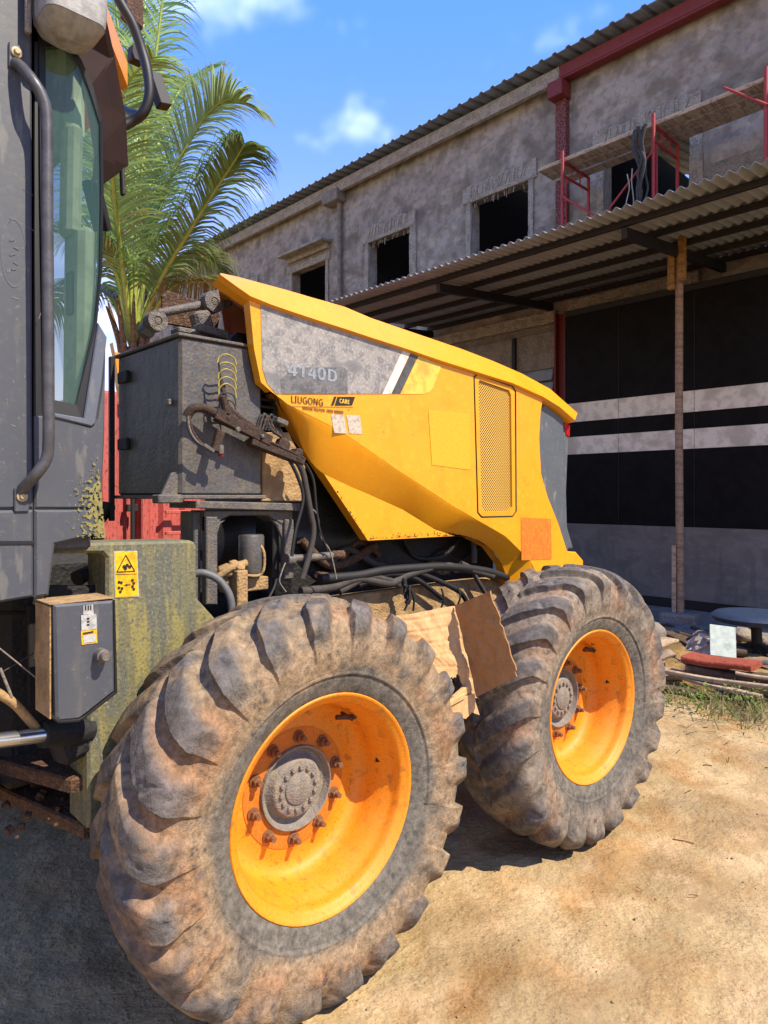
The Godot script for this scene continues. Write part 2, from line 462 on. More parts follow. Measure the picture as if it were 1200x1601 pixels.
	mat("cloth", Color(0.26, 0.25, 0.23), 0.95, T.blotch, 2.0)
	mat("interior", Color(0.58, 0.66, 0.52), 0.8, T.blotch, 1.0)
	mat("seat", Color(0.16, 0.165, 0.16), 0.85)
	mat("stone", Color(0.62, 0.52, 0.40), 0.95, T.blotch, 4.0)
	var g := StandardMaterial3D.new()
	g.resource_name = "tinted_glass"
	g.albedo_color = Color(0.24, 0.36, 0.28, 0.42)
	g.transparency = BaseMaterial3D.TRANSPARENCY_ALPHA
	g.roughness = 0.03
	M.glass = g
	var p := StandardMaterial3D.new()
	p.resource_name = "perforated"
	p.albedo_texture = T.holes
	p.transparency = BaseMaterial3D.TRANSPARENCY_ALPHA_SCISSOR
	p.alpha_scissor_threshold = 0.5
	p.roughness = 0.5
	p.uv1_triplanar = true
	p.uv1_world_triplanar = true
	p.uv1_scale = Vector3.ONE * 62.0
	M.perforated = p
	for k in [["leaf", Color(0.34, 0.42, 0.10), Color(0.5, 0.6, 0.15)], ["grass", Color(0.30, 0.40, 0.10), Color(0.4, 0.5, 0.1)]]:
		var l := StandardMaterial3D.new()
		l.resource_name = k[0]
		l.albedo_color = Color.WHITE
		l.vertex_color_use_as_albedo = true
		l.roughness = 0.42 if k[0] == "leaf" else 0.7
		l.backlight_enabled = true
		l.backlight = Color(0.9, 0.9, 0.9)
		M[k[0]] = l
	mat("petiole", Color(0.60, 0.66, 0.28), 0.5, T.blotch, 2.0)
	mat("trunk", Color(0.85, 0.8, 0.68), 0.95, T.wood, 2.0, T.lumps, 1.5)

func cloud_cover() -> ImageTexture:
	var w := 1024
	var h := 512
	var n := FastNoiseLite.new()
	n.seed = 11
	n.noise_type = FastNoiseLite.TYPE_SIMPLEX_SMOOTH
	n.frequency = 1.0
	n.fractal_octaves = 6
	n.fractal_gain = 0.65
	var n2 := FastNoiseLite.new()
	n2.seed = 5
	n2.frequency = 1.0
	n2.fractal_octaves = 2
	var im := Image.create(w, h, false, Image.FORMAT_RGBA8)
	im.fill(Color(1, 1, 1, 0))
	# fair-weather puffs all round the sky: bearing and height in degrees, size, weight
	var puffs := []  # puffs out of view are weighted up to whiten the fill light
	for p in [[29, 35, 6, 0.8], [41, 28, 3.5, 0.42], [36, 28, 2, 0.3], [46, 27.5, 2.5, 0.34], [20, 14, 5, 0.6], [33, 24, 2, 0.24], [75, 40, 6, 0.65], [100, 24, 6, 0.65], [128, 33, 7, 0.65], [150, 18, 6, 0.65], [176, 42, 7, 0.65], [205, 25, 6, 0.65], [230, 15, 6, 0.65], [255, 36, 7, 0.45], [285, 22, 6, 0.65], [318, 30, 7, 0.65], [345, 18, 5, 0.65], [0, 46, 6, 0.4]]:
		var b := deg_to_rad(p[0])
		var hh := deg_to_rad(p[1])
		puffs.append([b, hh, deg_to_rad(p[2]), p[3]])
	for y in h / 2 + 1:
		var el := PI * 0.5 - PI * y / h
		for x in w:
			var az := TAU * x / w
			var d := Vector3(cos(el) * sin(az), sin(el), -cos(el) * cos(az))
			var f := d / maxf(0.18, d.y + 0.12)   # a flat layer of cloud overhead
			var a := n.get_noise_3d(f.x * 3.4, d.y * 3.0, f.z * 3.4) + 0.35 * n2.get_noise_3d(f.x * 0.5, 3.0, f.z * 0.5)
			var near := -0.25
			for p in puffs:
				var da: float = wrapf(az - p[0], -PI, PI) * cos(el) * 0.75
				var de: float = (el - p[1]) * 1.7
				var k := exp(-(da * da + de * de) / (p[2] * p[2]))
				if k > 0.01: near = maxf(near, lerpf(-0.25, p[3], k))
			a = smoothstep(0.08, 0.8, a + near) * 0.9
			if a > 0.0:
				im.set_pixel(x, y, Color(1, 1, 1, a))
	return ImageTexture.create_from_image(im)

func make_view() -> void:
	var cam := Camera3D.new()
	cam.name = "camera"
	add_child(cam)
	cam.look_at_from_position(Vector3(0, 1.6, 0), Vector3(0.6884, 1.6, -0.7254), Vector3.UP)
	cam.set_frustum(0.05 * 1601.0 / 1080.0, Vector2(0, -0.05 * 25.5 / 1080.0), 0.05, 400.0)
	cam.current = true
	var e := Environment.new()
	e.background_mode = Environment.BG_SKY
	var sm := ProceduralSkyMaterial.new()
	sm.sky_top_color = Color(0.25, 0.44, 0.775)
	sm.sky_horizon_color = Color(0.92, 0.90, 0.865)  # whitened low sky, mostly hidden by the workshop, added for neutral fill
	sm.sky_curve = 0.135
	sm.sky_energy_multiplier = 1.12
	sm.ground_bottom_color = Color(0.42, 0.35, 0.26)
	sm.ground_horizon_color = Color(0.55, 0.52, 0.47)
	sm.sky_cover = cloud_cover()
	sm.sky_cover_modulate = Color(0.62, 0.62, 0.62)
	sm.sun_angle_max = 4.0
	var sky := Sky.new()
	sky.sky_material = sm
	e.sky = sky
	e.tonemap_mode = Environment.TONE_MAPPER_LINEAR
	e.tonemap_exposure = 2.02
	e.sdfgi_enabled = true
	e.ssao_enabled = true
	e.ssil_enabled = true
	var we := WorldEnvironment.new()
	we.name = "world_environment"
	we.environment = e
	add_child(we)
	var sun := DirectionalLight3D.new()
	sun.name = "sun"
	sun.light_energy = 1.36
	sun.light_color = Color(1.0, 0.95, 0.87)
	sun.light_angular_distance = 0.5
	sun.shadow_enabled = true
	add_child(sun)
	sun.look_at_from_position(Vector3.ZERO, -SUN_DIR, Vector3.UP)

# ---------------------------------------------------------------- ground
func steps(a0: float, near0: float, near1: float, a1: float, d: float) -> PackedFloat32Array:
	var out := PackedFloat32Array()
	var lo := []
	var x := near0
	var s := d
	while x > a0:
		s *= 1.28
		x -= s
		lo.append(maxf(x, a0))
	lo.reverse()
	for v in lo: out.append(v)
	x = near0
	while x < near1:
		out.append(x)
		x += d
	s = d
	while x < a1:
		out.append(x)
		s *= 1.28
		x += s
	out.append(a1)
	return out

func ground_height(x: float, z: float, n: FastNoiseLite, n2: FastNoiseLite) -> float:
	var h := n.get_noise_2d(x * 0.8, z * 0.8) * 0.035 + n.get_noise_2d(x * 4.0, z * 4.0) * 0.010 + n2.get_noise_2d(x * 9.0, z * 9.0) * 0.006
	# a low bank of loose soil along the rubbish
	var bank := smoothstep(4.9, 5.7, x + 0.25 * n.get_noise_2d(x * 2.0, z * 2.0) + 0.25 * (z + 2.0)) * (1.0 - smoothstep(6.8, 7.6, x))
	# faint old tyre prints: two ruts with slanting bars
	for rut in [[-0.95, 0.10, 0.5], [-0.35, -0.06, 1.7]]:
		var off: float = z - rut[0] - rut[1] * x
		var inside := exp(-pow(off / 0.16, 4.0))
		h -= inside * (0.008 + 0.007 * smoothstep(-0.2, 0.6, sin((x + absf(off) * 0.9) * 34.0 + rut[2])) * smoothstep(-0.25, 0.2, n.get_noise_2d(x * 1.5, z * 1.5 + 9.0)))
	h += 0.004 * absf(n2.get_noise_2d(x * 22.0, z * 22.0))
	h += bank * (0.05 + 0.05 * absf(n2.get_noise_2d(x * 6.0, z * 6.0)))
	# pressed flat by the tyres
	for wx in [1.322, 2.787]:
		var q := Vector2((x - wx) * 0.8, z + 1.78).length()
		h *= smoothstep(0.05, 0.5, q)
		h += 0.016 * exp(-pow((q - 0.30) / 0.07, 2.0)) * (0.6 + 1.2 * n2.get_noise_2d(x * 5.0, z * 5.0))
	return h * (1.0 - smoothstep(7.4, 8.0, x)) + minf(0.034 + 0.0147 * (x - 1.3), 0.06) - 0.05 * smoothstep(7.0, 8.0, x)

func make_ground() -> void:
	var n := FastNoiseLite.new()
	n.seed = 4
	n.frequency = 0.9
	n.fractal_octaves = 3
	var n2 := FastNoiseLite.new()
	n2.seed = 9
	n2.frequency = 0.9
	n2.fractal_octaves = 4
	var xs := steps(-150, -0.4, 6.8, 150, 0.03)
	var zs := steps(-150, -3.6, 0.2, 60, 0.03)
	var v := PackedVector3Array()
	var c := PackedColorArray()
	var nx := xs.size()
	for z in zs:
		for x in xs:
			v.append(Vector3(x, ground_height(x, z, n, n2), z))
			var k := n.get_noise_2d(x * 1.1 + 40.0, z * 1.1)
			var k2 := n2.get_noise_2d(x * 3.0, z * 3.0 + 70.0)
			var col := Color(1, 1, 1).lerp(Color(0.74, 0.66, 0.57), smoothstep(0.05, 0.45, k) * 0.5)
			col = col.lerp(Color(1.12, 1.06, 0.94), smoothstep(0.0, 0.4, -k) * 0.6)
			col = col.lerp(Color(0.86, 0.75, 0.62), smoothstep(0.1, 0.4, k2) * 0.5)
			# tyre tracks of reddish soil that run beside the machine
			var tr := exp(-pow((z + 1.15 + 0.12 * x) / 0.16, 2.0)) * smoothstep(-0.15, 0.3, k2 + 0.3 * k)
			col = col.lerp(Color(0.80, 0.62, 0.44), tr * 0.6)
			# dark damp soil under the bank of weeds
			var b := smoothstep(4.95, 5.3, x + 0.35 * k2 + 0.25 * (z + 2.0))
			col = col.lerp(Color(0.40, 0.36, 0.29).lerp(Color(0.75, 0.66, 0.5), smoothstep(-0.1, 0.35, k2)), b * 0.85)
			c.append(col)
	var idx := PackedInt32Array()
	for j in zs.size() - 1:
		for i in nx - 1:
			var a := j * nx + i
			idx.append_array(PackedInt32Array([a, a + 1, a + nx, a + 1, a + nx + 1, a + nx]))
	var arr := []
	arr.resize(Mesh.ARRAY_MAX)
	arr[Mesh.ARRAY_VERTEX] = v
	arr[Mesh.ARRAY_COLOR] = c
	arr[Mesh.ARRAY_INDEX] = idx
	var st := SurfaceTool.new()
	st.create_from_arrays(arr)
	st.generate_normals()
	var o := inst("ground", st.commit(), M.dirt)
	tag(o, "packed sandy brown dirt with darker soil towards the workshop", "", "", "structure")
	# pebbles and crumbs of clay
	rng.seed = 21
	var pm := SphereMesh.new()
	pm.radius = 0.5
	pm.height = 0.8
	pm.radial_segments = 6
	pm.rings = 3
	var mm := MultiMesh.new()
	mm.transform_format = MultiMesh.TRANSFORM_3D
	mm.use_colors = true
	mm.mesh = pm
	mm.instance_count = 2600
	for i in 2600:
		var x := rng.randf_range(0.4, 7.2)
		var z := rng.randf_range(-3.2, -0.1)
		var s := 0.003 + 0.010 * pow(rng.randf(), 5.0)
		if x > 5.0: s *= 1.8
		var bas := Basis(Vector3(rng.randf() - 0.5, rng.randf() - 0.5, rng.randf() - 0.5).normalized(), rng.randf() * TAU).scaled(Vector3(s, s * 0.7, s * 0.9))
		mm.set_instance_transform(i, Transform3D(bas, Vector3(x, ground_height(x, z, n, n2) + s * 0.2, z)))
		mm.set_instance_color(i, Color(0.26, 0.18, 0.09).lerp(Color(0.1, 0.07, 0.05), rng.randf() * rng.randf()))
	var mi := MultiMeshInstance3D.new()
	mi.multimesh = mm
	var sm: StandardMaterial3D = mat("pebble", Color.WHITE, 0.95)
	sm.vertex_color_use_as_albedo = true
	mi.material_override = sm
	put(mi, "gravel")
	tag(mi, "scattered pebbles and crumbs of clay on the dirt", "gravel", "", "stuff")
	# twigs and straws
	var tw := mb()
	for i in 60:
		var x := rng.randf_range(2.6, 6.2)
		var z := rng.randf_range(-2.4, -0.4)
		var a := rng.randf() * TAU
		var l := rng.randf_range(0.02, 0.09)
		var p := Vector3(x, ground_height(x, z, n, n2) + 0.004, z)
		var q := p + Vector3(cos(a) * l, rng.randf_range(0, 0.015), sin(a) * l)
		tube(tw, [p, (p + q) * 0.5 + Vector3(0, 0.004, 0.003), q], rng.randf_range(0.0012, 0.003), 4)
	var two := obj("twig_litter", tw, M.rust)
	tag(two, "thin brown twigs and straws lying on the dirt", "twigs", "", "stuff")

# ---------------------------------------------------------------- workshop
const WX := 10.1
func wall_piece(st: SurfaceTool, z0: float, z1: float, y0: float, y1: float, th := 0.22) -> void:
	bx(st, Vector3(WX + th * 0.5, (y0 + y1) * 0.5, (z0 + z1) * 0.5), Vector3(th, y1 - y0, z1 - z0), Basis(), 0.0)

func make_workshop() -> void:
	var w := thing("workshop_building", "long unfinished grey plastered workshop with bare window openings and metal roof", "building", Vector3.ZERO)
	var wins := [[-20.2, -18.9], [-16.9, -15.6], [-13.9, -12.6], [-11.1, -9.87], [-8.25, -6.98], [-5.55, -4.21], [-2.75, -1.45], [0.05, 1.35]]
	var z0 := -23.5
	var z1 := 3.0
	var top := 8.62
	var st := mb()
	wall_piece(st, z0, z1, 7.1, top)
	wall_piece(st, z0, z1, 4.62, 5.45)
	var at := z0
	for p in wins:
		wall_piece(st, at, p[0], 5.45, 7.1)
		at = p[1]
	wall_piece(st, at, z1, 5.45, 7.1)
	# ends, back and floors, so that the rooms behind the openings are dark
	bx(st, Vector3(14.3, top * 0.5, z0 + 0.1), Vector3(8.2, top, 0.2), Basis(), 0.0)
	bx(st, Vector3(14.3, top * 0.5, z1 - 0.1), Vector3(8.2, top, 0.2), Basis(), 0.0)
	bx(st, Vector3(18.3, top * 0.5, (z0 + z1) * 0.5), Vector3(0.2, top, z1 - z0), Basis(), 0.0)
	obj("wall", st, M.plaster, w)
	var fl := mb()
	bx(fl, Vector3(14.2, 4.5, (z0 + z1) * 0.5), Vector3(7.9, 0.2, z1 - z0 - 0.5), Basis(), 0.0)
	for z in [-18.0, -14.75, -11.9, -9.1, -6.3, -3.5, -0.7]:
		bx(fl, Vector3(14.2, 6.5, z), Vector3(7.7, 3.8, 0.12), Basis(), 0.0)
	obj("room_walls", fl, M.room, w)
	# window surrounds of rough pale render, broken along the edge
	rng.seed = 5
	var nn := FastNoiseLite.new()
	nn.frequency = 3.0
	for i in wins.size():
		var p: Array = wins[i]
		var f := mb()
		var a: float = p[0]
		var b: float = p[1]
		for side in [a, b]:
			var s := -1.0 if side == a else 1.0
			var wd := 0.13 if side == a else 0.11
			if i % 2 == 1 and side == b: wd = 0.2
			for k in 8:
				var y := 5.45 + k * 0.21
				bx(f, Vector3(WX - 0.012, y + 0.1, side + s * wd * 0.5), Vector3(0.05, 0.212, wd * (0.9 + 0.2 * nn.get_noise_1d(k + i * 9.0))), Basis(), 0.004)
		var segs := 18
		for k in segs:
			var z := a - 0.18 + (b - a + 0.36) * k / segs
			var h := 0.30 + 0.06 * nn.get_noise_1d(z * 1.3) + 0.03 * rng.randf()
			if i == 2: h *= 0.5
			bx(f, Vector3(WX - 0.015 - 0.006 * rng.randf(), 7.1 + h * 0.5 - 0.02, z + 0.04), Vector3(0.06, h, (b - a + 0.36) / segs + 0.004), Basis(), 0.006)
		var o := obj("window_surround", f, M.plaster_pale, w)
		if i > 2 and i < 6:
			# ragged mortar fringe hanging under the lintel
			var r := mb()
			for k in 26:
				var z := rng.randf_range(a + 0.02, b - 0.02)
				var l := rng.randf_range(0.03, 0.16)
				bar(r, Vector3(WX + 0.02, 7.12, z), Vector3(WX + rng.randf_range(-0.02, 0.05), 7.1 - l, z + rng.randf_range(-0.03, 0.03)), rng.randf_range(0.006, 0.02), 0.012)
			obj("mortar_fringe", r, M.plaster_pale, o)
			# scratched key lines in the patch of render
			var ks := mb()
			for k in 15:
				var z := a + (b - a) * (k + rng.randf() * 0.6) / 15.0
				bar(ks, Vector3(WX - 0.052, 7.16, z), Vector3(WX - 0.052, 7.34 + rng.randf() * 0.05, z + rng.randf_range(-0.04, 0.1)), 0.012, 0.012)
			obj("scratch_line", ks, M.plaster, o).set_meta("kind", "stuff")
	# a concrete hood over one window
	var hd := mb()
	bx(hd, Vector3(WX - 0.18, 7.47, -13.25), Vector3(0.36, 0.06, 1.75), Basis(Vector3.BACK, 0.12), 0.01)
	bx(hd, Vector3(WX - 0.05, 7.4, -13.25), Vector3(0.09, 0.14, 1.6), Basis(), 0.01)
	obj("window_hood", hd, M.plaster_pale, w)
	# patches of smoother plaster, proud of the wall
	for p in [[-9.6, -8.55, 5.4, 6.05], [-11.0, -9.7, 4.9, 5.42], [-7.0, -6.3, 4.9, 6.2], [-3.9, -2.85, 5.2, 6.3]]:
		var s := mb()
		bx(s, Vector3(WX - 0.006, (p[2] + p[3]) * 0.5, (p[0] + p[1]) * 0.5), Vector3(0.016, p[3] - p[2], p[1] - p[0]), Basis(), 0.004)
		obj("plaster_patch", s, M.concrete, w)
	# rain pipe with hopper
	var pipe := mb()
	tube(pipe, [Vector3(WX - 0.08, 8.3, -12.02), Vector3(WX - 0.08, 4.9, -12.02)], 0.055, 10)
	bx(pipe, Vector3(WX - 0.14, 8.35, -12.15), Vector3(0.28, 0.26, 0.55), Basis(), 0.02)
	obj("rain_pipe", pipe, M.concrete, w)
	# eaves: fascia beams and corrugated sheets
	var f1 := mb()
	bx(f1, Vector3(WX - 0.16, 8.53, (z0 - 6.25) * 0.5), Vector3(0.1, 0.24, -6.25 - z0), Basis(), 0.008)
	obj("fascia", f1, M.plaster_pale, w)
	var f2 := mb()
	bx(f2, Vector3(WX - 0.17, 8.55, (-6.24 + z1) * 0.5), Vector3(0.1, 0.2, z1 + 6.24), Basis(), 0.008)
	bx(f2, Vector3(WX - 0.13, 8.435, (-6.24 + z1) * 0.5), Vector3(0.16, 0.03, z1 + 6.24), Basis(), 0.004)
	obj("red_fascia", f2, M.beam_red, w)
	var rb := mb()
	bx(rb, Vector3(WX - 0.16, 8.27, -6.28), Vector3(0.28, 0.26, 0.28), Basis(), 0.01)
	obj("bracket", rb, M.beam_red, w)
	var rc := mb()
	bx(rc, Vector3(WX - 0.06, 6.5, -6.28), Vector3(0.12, 3.3, 0.2), Basis(), 0.008)
	obj("column", rc, M.peeling, w)
	var ro := mb()
	var zr := z0 - 0.4
	ro.set_smooth_group(-1)
	var prof := []
	while zr < z1 + 0.4:
		for q in [[0.0, 0.0], [0.14, 0.0], [0.17, 0.035], [0.22, 0.035], [0.25, 0.0]]: prof.append(Vector2(zr + q[0], q[1]))
		zr += 0.25
	for k in prof.size() - 1:
		for dy in [0.0, 0.012]:
			var a := Vector3(WX - 0.42, 8.72 + prof[k].y + dy, prof[k].x)
			var b := Vector3(WX - 0.42, 8.72 + prof[k + 1].y + dy, prof[k + 1].x)
			var e := Vector3(8.6, 1.3, 0)
			quad(ro, a, b, b + e, a + e, Vector3.UP if dy > 0.0 else Vector3.DOWN)
		var c := Vector3(WX - 0.42, 8.72 + prof[k].y, prof[k].x)
		var d := Vector3(WX - 0.42, 8.72 + prof[k + 1].y, prof[k + 1].x)
		quad(ro, c, d, d + Vector3(0, 0.012, 0), c + Vector3(0, 0.012, 0), Vector3.LEFT)
	obj("roof_sheet", ro, M.zinc, w)
	# ground floor behind the lean-to: columns, rails and a slatted shutter
	for z in [-20.0, -13.1, -6.22, 0.4]:
		var cst := mb()
		bx(cst, Vector3(WX - 0.12, 2.3, z - 0.09), Vector3(0.24, 4.6, 0.03), Basis(), 0.003)
		bx(cst, Vector3(WX - 0.12, 2.3, z + 0.09), Vector3(0.24, 4.6, 0.03), Basis(), 0.003)
		bx(cst, Vector3(WX - 0.12, 2.3, z), Vector3(0.03, 4.59, 0.15), Basis(), 0.003)
		obj("column", cst, M.beam_red, w)
	var lw := mb()
	bx(lw, Vector3(WX + 0.11, 2.3, -14.8), Vector3(0.22, 4.6, 17.0), Basis(), 0.0)
	bx(lw, Vector3(WX + 0.11, 2.3, -1.65), Vector3(0.22, 4.6, 9.2), Basis(), 0.0)
	obj("lower_wall", lw, M.concrete, w)
	var pb := mb()
	bx(pb, Vector3(WX - 0.06, 4.72, -5.1), Vector3(0.1, 0.17, 2.1), Basis(), 0.01)
	bx(pb, Vector3(WX - 0.06, 4.6, -8.7), Vector3(0.1, 0.2, 4.6), Basis(), 0.01)
	obj("lintel", pb, M.plaster_pale, w)
	var tb := mb()
	tube(tb, [Vector3(WX - 0.2, 4.52, -6.0), Vector3(WX - 0.2, 4.56, 0.0)], 0.03, 8)
	obj("conduit", tb, M.concrete, w)
	var lb := mb()
	bx(lb, Vector3(WX - 0.05, 4.05, -8.4), Vector3(0.1, 0.62, 4.1), Basis(), 0.01)
	obj("shutter_box", lb, M.concrete, w)
	for k in 16:
		var sl := mb()
		bx(sl, Vector3(WX - 0.06, 3.64 - k * 0.22, -8.4), Vector3(0.05, 0.2, 3.9), Basis(Vector3.BACK, -0.25), 0.01)
		obj("slat", sl, M.zinc, w)
	var mu := mb()
	bx(mu, Vector3(WX - 0.12, 3.9, -7.2), Vector3(0.08, 0.9, 0.07), Basis(), 0.005)
	obj("mullion", mu, M.iron_dark, w)
	# the sliding door
	var d := thing("sliding_door", "wide black sheet sliding door with two white stripes and grey foot under the lean-to", "door")
	var dz := -2.2
	var dl := 7.4
	for q in [["panel", 0.17, 1.17, M.door_grey, 0.0], ["panel", 1.172, 4.39, M.door_dark, 0.0]]:
		var s := mb()
		bx(s, Vector3(9.55, (q[1] + q[2]) * 0.5, dz), Vector3(0.08, q[2] - q[1], dl), Basis(), 0.003)
		obj(q[0], s, q[3], d)
	for q in [[2.24, 2.51], [2.74, 3.03]]:
		var s := mb()
		bx(s, Vector3(9.508, (q[0] + q[1]) * 0.5, dz), Vector3(0.008, q[1] - q[0], dl), Basis(), 0.001)
		obj("stripe", s, M.door_white, d)
	for z in [-5.0, -3.9, -2.8, -1.7]:
		var s := mb()
		bx(s, Vector3(9.507, 2.78, z), Vector3(0.006, 3.2, 0.006), Basis(), 0.0)
		obj("seam", s, M.iron_dark, d)
	var rl := mb()
	bx(rl, Vector3(9.62, 0.10, dz), Vector3(0.2, 0.13, dl), Basis(), 0.003)
	obj("bottom_rail", rl, M.black, d)
	var hr := mb()
	bx(hr, Vector3(9.58, 4.44, dz), Vector3(0.14, 0.09, dl), Basis(), 0.005)
	obj("top_rail", hr, M.iron_dark, d)
	# paved strip
	var pv := mb()
	bx(pv, Vector3(9.6, -0.03, -9.0), Vector3(3.2, 0.14, 28.0), Basis(), 0.02)
	struct("pavement", pv, M.concrete, "bare concrete strip in front of the workshop door")

# ---------------------------------------------------------------- lean-to
func make_lean_to() -> void:
	var c := thing("lean_to_roof", "rusty corrugated metal lean-to roof on a thin post in front of the workshop", "canopy")
	var za := -9.3
	var zb := -1.75
	var xa := 6.88
	var xb := 10.08
	var ya := 4.66
	var yb := 4.93
	var st := mb()
	st.set_smooth_group(1)
	var n := int((zb - za) / 0.0125)
	var th := 0.006
	for k in n:
		var p := []
		for j in 2:
			var z := za + (zb - za) * (k + j) / n
			p.append(Vector3(0, 0.02 * sin(z * TAU / 0.115), z))
		for up in [0.0, th]:
			quad(st, Vector3(xa, ya + p[0].y + up, p[0].z), Vector3(xa, ya + p[1].y + up, p[1].z), Vector3(xb, yb + p[1].y + up, p[1].z), Vector3(xb, yb + p[0].y + up, p[0].z), Vector3.UP if up > 0.0 else Vector3.DOWN)
		quad(st, Vector3(xa, ya + p[0].y, p[0].z), Vector3(xa, ya + p[1].y, p[1].z), Vector3(xa, ya + p[1].y + th, p[1].z), Vector3(xa, ya + p[0].y + th, p[0].z), Vector3.LEFT)
	obj("roof_sheet", st, M.zinc, c)
	for x in [7.25, 7.95, 8.65, 9.35, 9.98]:
		var y: float = ya + (yb - ya) * (x - xa) / (xb - xa) - 0.058
		var s := mb()
		bx(s, Vector3(x, y, (za + zb) * 0.5), Vector3(0.05, 0.07, zb - za - 0.06), Basis(), 0.004)
		bx(s, Vector3(x + 0.03, y + 0.031, (za + zb) * 0.5), Vector3(0.06, 0.008, zb - za - 0.06), Basis(), 0.001)
		obj("purlin", s, M.iron_dark, c)
	for z in [-9.2, -6.49, -3.72]:
		var s := mb()
		bar(s, Vector3(7.2, ya - 0.15, z), Vector3(10.05, yb - 0.16, z), 0.07, 0.12)
		obj("rafter", s, M.iron_dark, c)
	var p := mb()
	tube(p, [Vector3(8.60, 0.0, -3.70), Vector3(8.63, 2.4, -3.73), Vector3(8.62, 4.66, -3.72)], 0.048, 10)
	obj("post", p, mat("post_steel", Color(1.05, 1.0, 0.96), 0.75, T.wood, 1.6), c)
	for q in [[-0.075, 0.0, 4.18, 4.72], [0.07, -0.035, 4.25, 4.83]]:
		var s := mb()
		bx(s, Vector3(8.57 + q[1], (q[2] + q[3]) * 0.5, -3.72 + q[0]), Vector3(0.06, q[3] - q[2], 0.09), Basis(), 0.006)
		obj("packing_board", s, M.wood_yellow, c)
	var s2 := mb()
	bar(s2, Vector3(8.55, 0.14, -3.76), Vector3(8.56, 0.98, -3.765), 0.05, 0.03)
	obj("splint", s2, M.wood, c)
	var ft := thing("concrete_footing", "small rough concrete block at the foot of the lean-to post", "concrete block")
	var s3 := mb()
	bx(s3, Vector3(8.58, 0.07, -3.70), Vector3(0.36, 0.16, 0.42), Basis(Vector3.UP, 0.2), 0.03)
	obj("block", s3, M.concrete, ft)

func make_scaffold() -> void:
	var t := thing("scaffold", "red tubular scaffold frames standing on the lean-to against the upper wall", "scaffold")
	for z in [-5.69, -4.28, -2.88]:
		for x in [9.1, 9.85]:
			var s := mb()
			tube(s, [Vector3(x, 4.86, z), Vector3(x, 6.78 if x < 9.5 else 6.62, z)], 0.026, 8)
			obj("post", s, M.scaffold_red, t)
		for y in [6.62, 6.42]:
			var s := mb()
			tube(s, [Vector3(9.1, y, z), Vector3(9.85, y, z)], 0.02, 8)
			obj("ledger", s, M.scaffold_red, t)
		for x in [9.35, 9.6]:
			var s := mb()
			tube(s, [Vector3(x, 6.42, z), Vector3(x, 6.62, z)], 0.013, 6)
			obj("rung", s, M.scaffold_red, t)
		var s5 := mb()
		tube(s5, [Vector3(9.2, 4.9, z), Vector3(9.2, 6.42, z)], 0.014, 6)
		obj("rung", s5, M.scaffold_red, t)
		for k in 4:
			var s6 := mb()
			tube(s6, [Vector3(9.1, 5.1 + k * 0.35, z), Vector3(9.2, 5.1 + k * 0.35, z)], 0.011, 6)
			obj("rung", s6, M.scaffold_red, t)
	for q in [[Vector3(9.08, 6.3, -4.25), Vector3(9.08, 4.95, -5.7)], [Vector3(9.06, 6.1, -5.69), Vector3(9.06, 4.95, -4.3)], [Vector3(9.06, 6.72, -3.35), Vector3(9.06, 6.30, -2.85)]]:
		var s := mb()
		tube(s, q, 0.016, 8)
		obj("brace", s, M.scaffold_red, t)
	for q in [[9.24, "weathered grey scaffold plank nearest the roof edge, in front of the others", 6.665, 0.0], [9.47, "weathered grey scaffold plank in the middle of the deck of three", 6.66, 0.01], [9.7, "weathered grey scaffold plank closest to the workshop wall", 6.665, -0.01]]:
		var p := thing("scaffold_plank", q[1], "plank", Vector3(q[0], q[2], -3.65), q[3], "planks laid across the red scaffold")
		var s := mb()
		bx(s, Vector3.ZERO, Vector3(0.21, 0.055, 5.0), Basis(), 0.006)
		obj("board", s, M.wood, p)
	var cl := mb()
	rng.seed = 3
	for k in 6:
		var z := -4.36 - 0.05 * k / 2.0
		var pts := []
		for j in 6: pts.append(Vector3(9.0 + rng.randf_range(-0.04, 0.04), 6.62 - j * (0.22 + 0.03 * (k % 3)), z + rng.randf_range(-0.05, 0.05)))
		tube(cl, curve(pts, 3), 0.028, 5, 0.01)
	var o := obj("hanging_rag", cl, M.cloth)
	tag(o, "torn grey net rag hanging from the red scaffold before the window", "rag")
	var rp := mb()
	for k in 2:
		var pts := []
		for j in 5: pts.append(Vector3(9.02, 6.1 - j * 0.2 - k * 0.05, -4.55 - 0.06 * k + rng.randf_range(-0.03, 0.03)))
		tube(rp, curve(pts, 4), 0.008, 5)
	var o2 := obj("loose_rope", rp, M.white_sheet)
	tag(o2, "pale frayed rope ends dangling beside the grey rag on the scaffold", "rope")

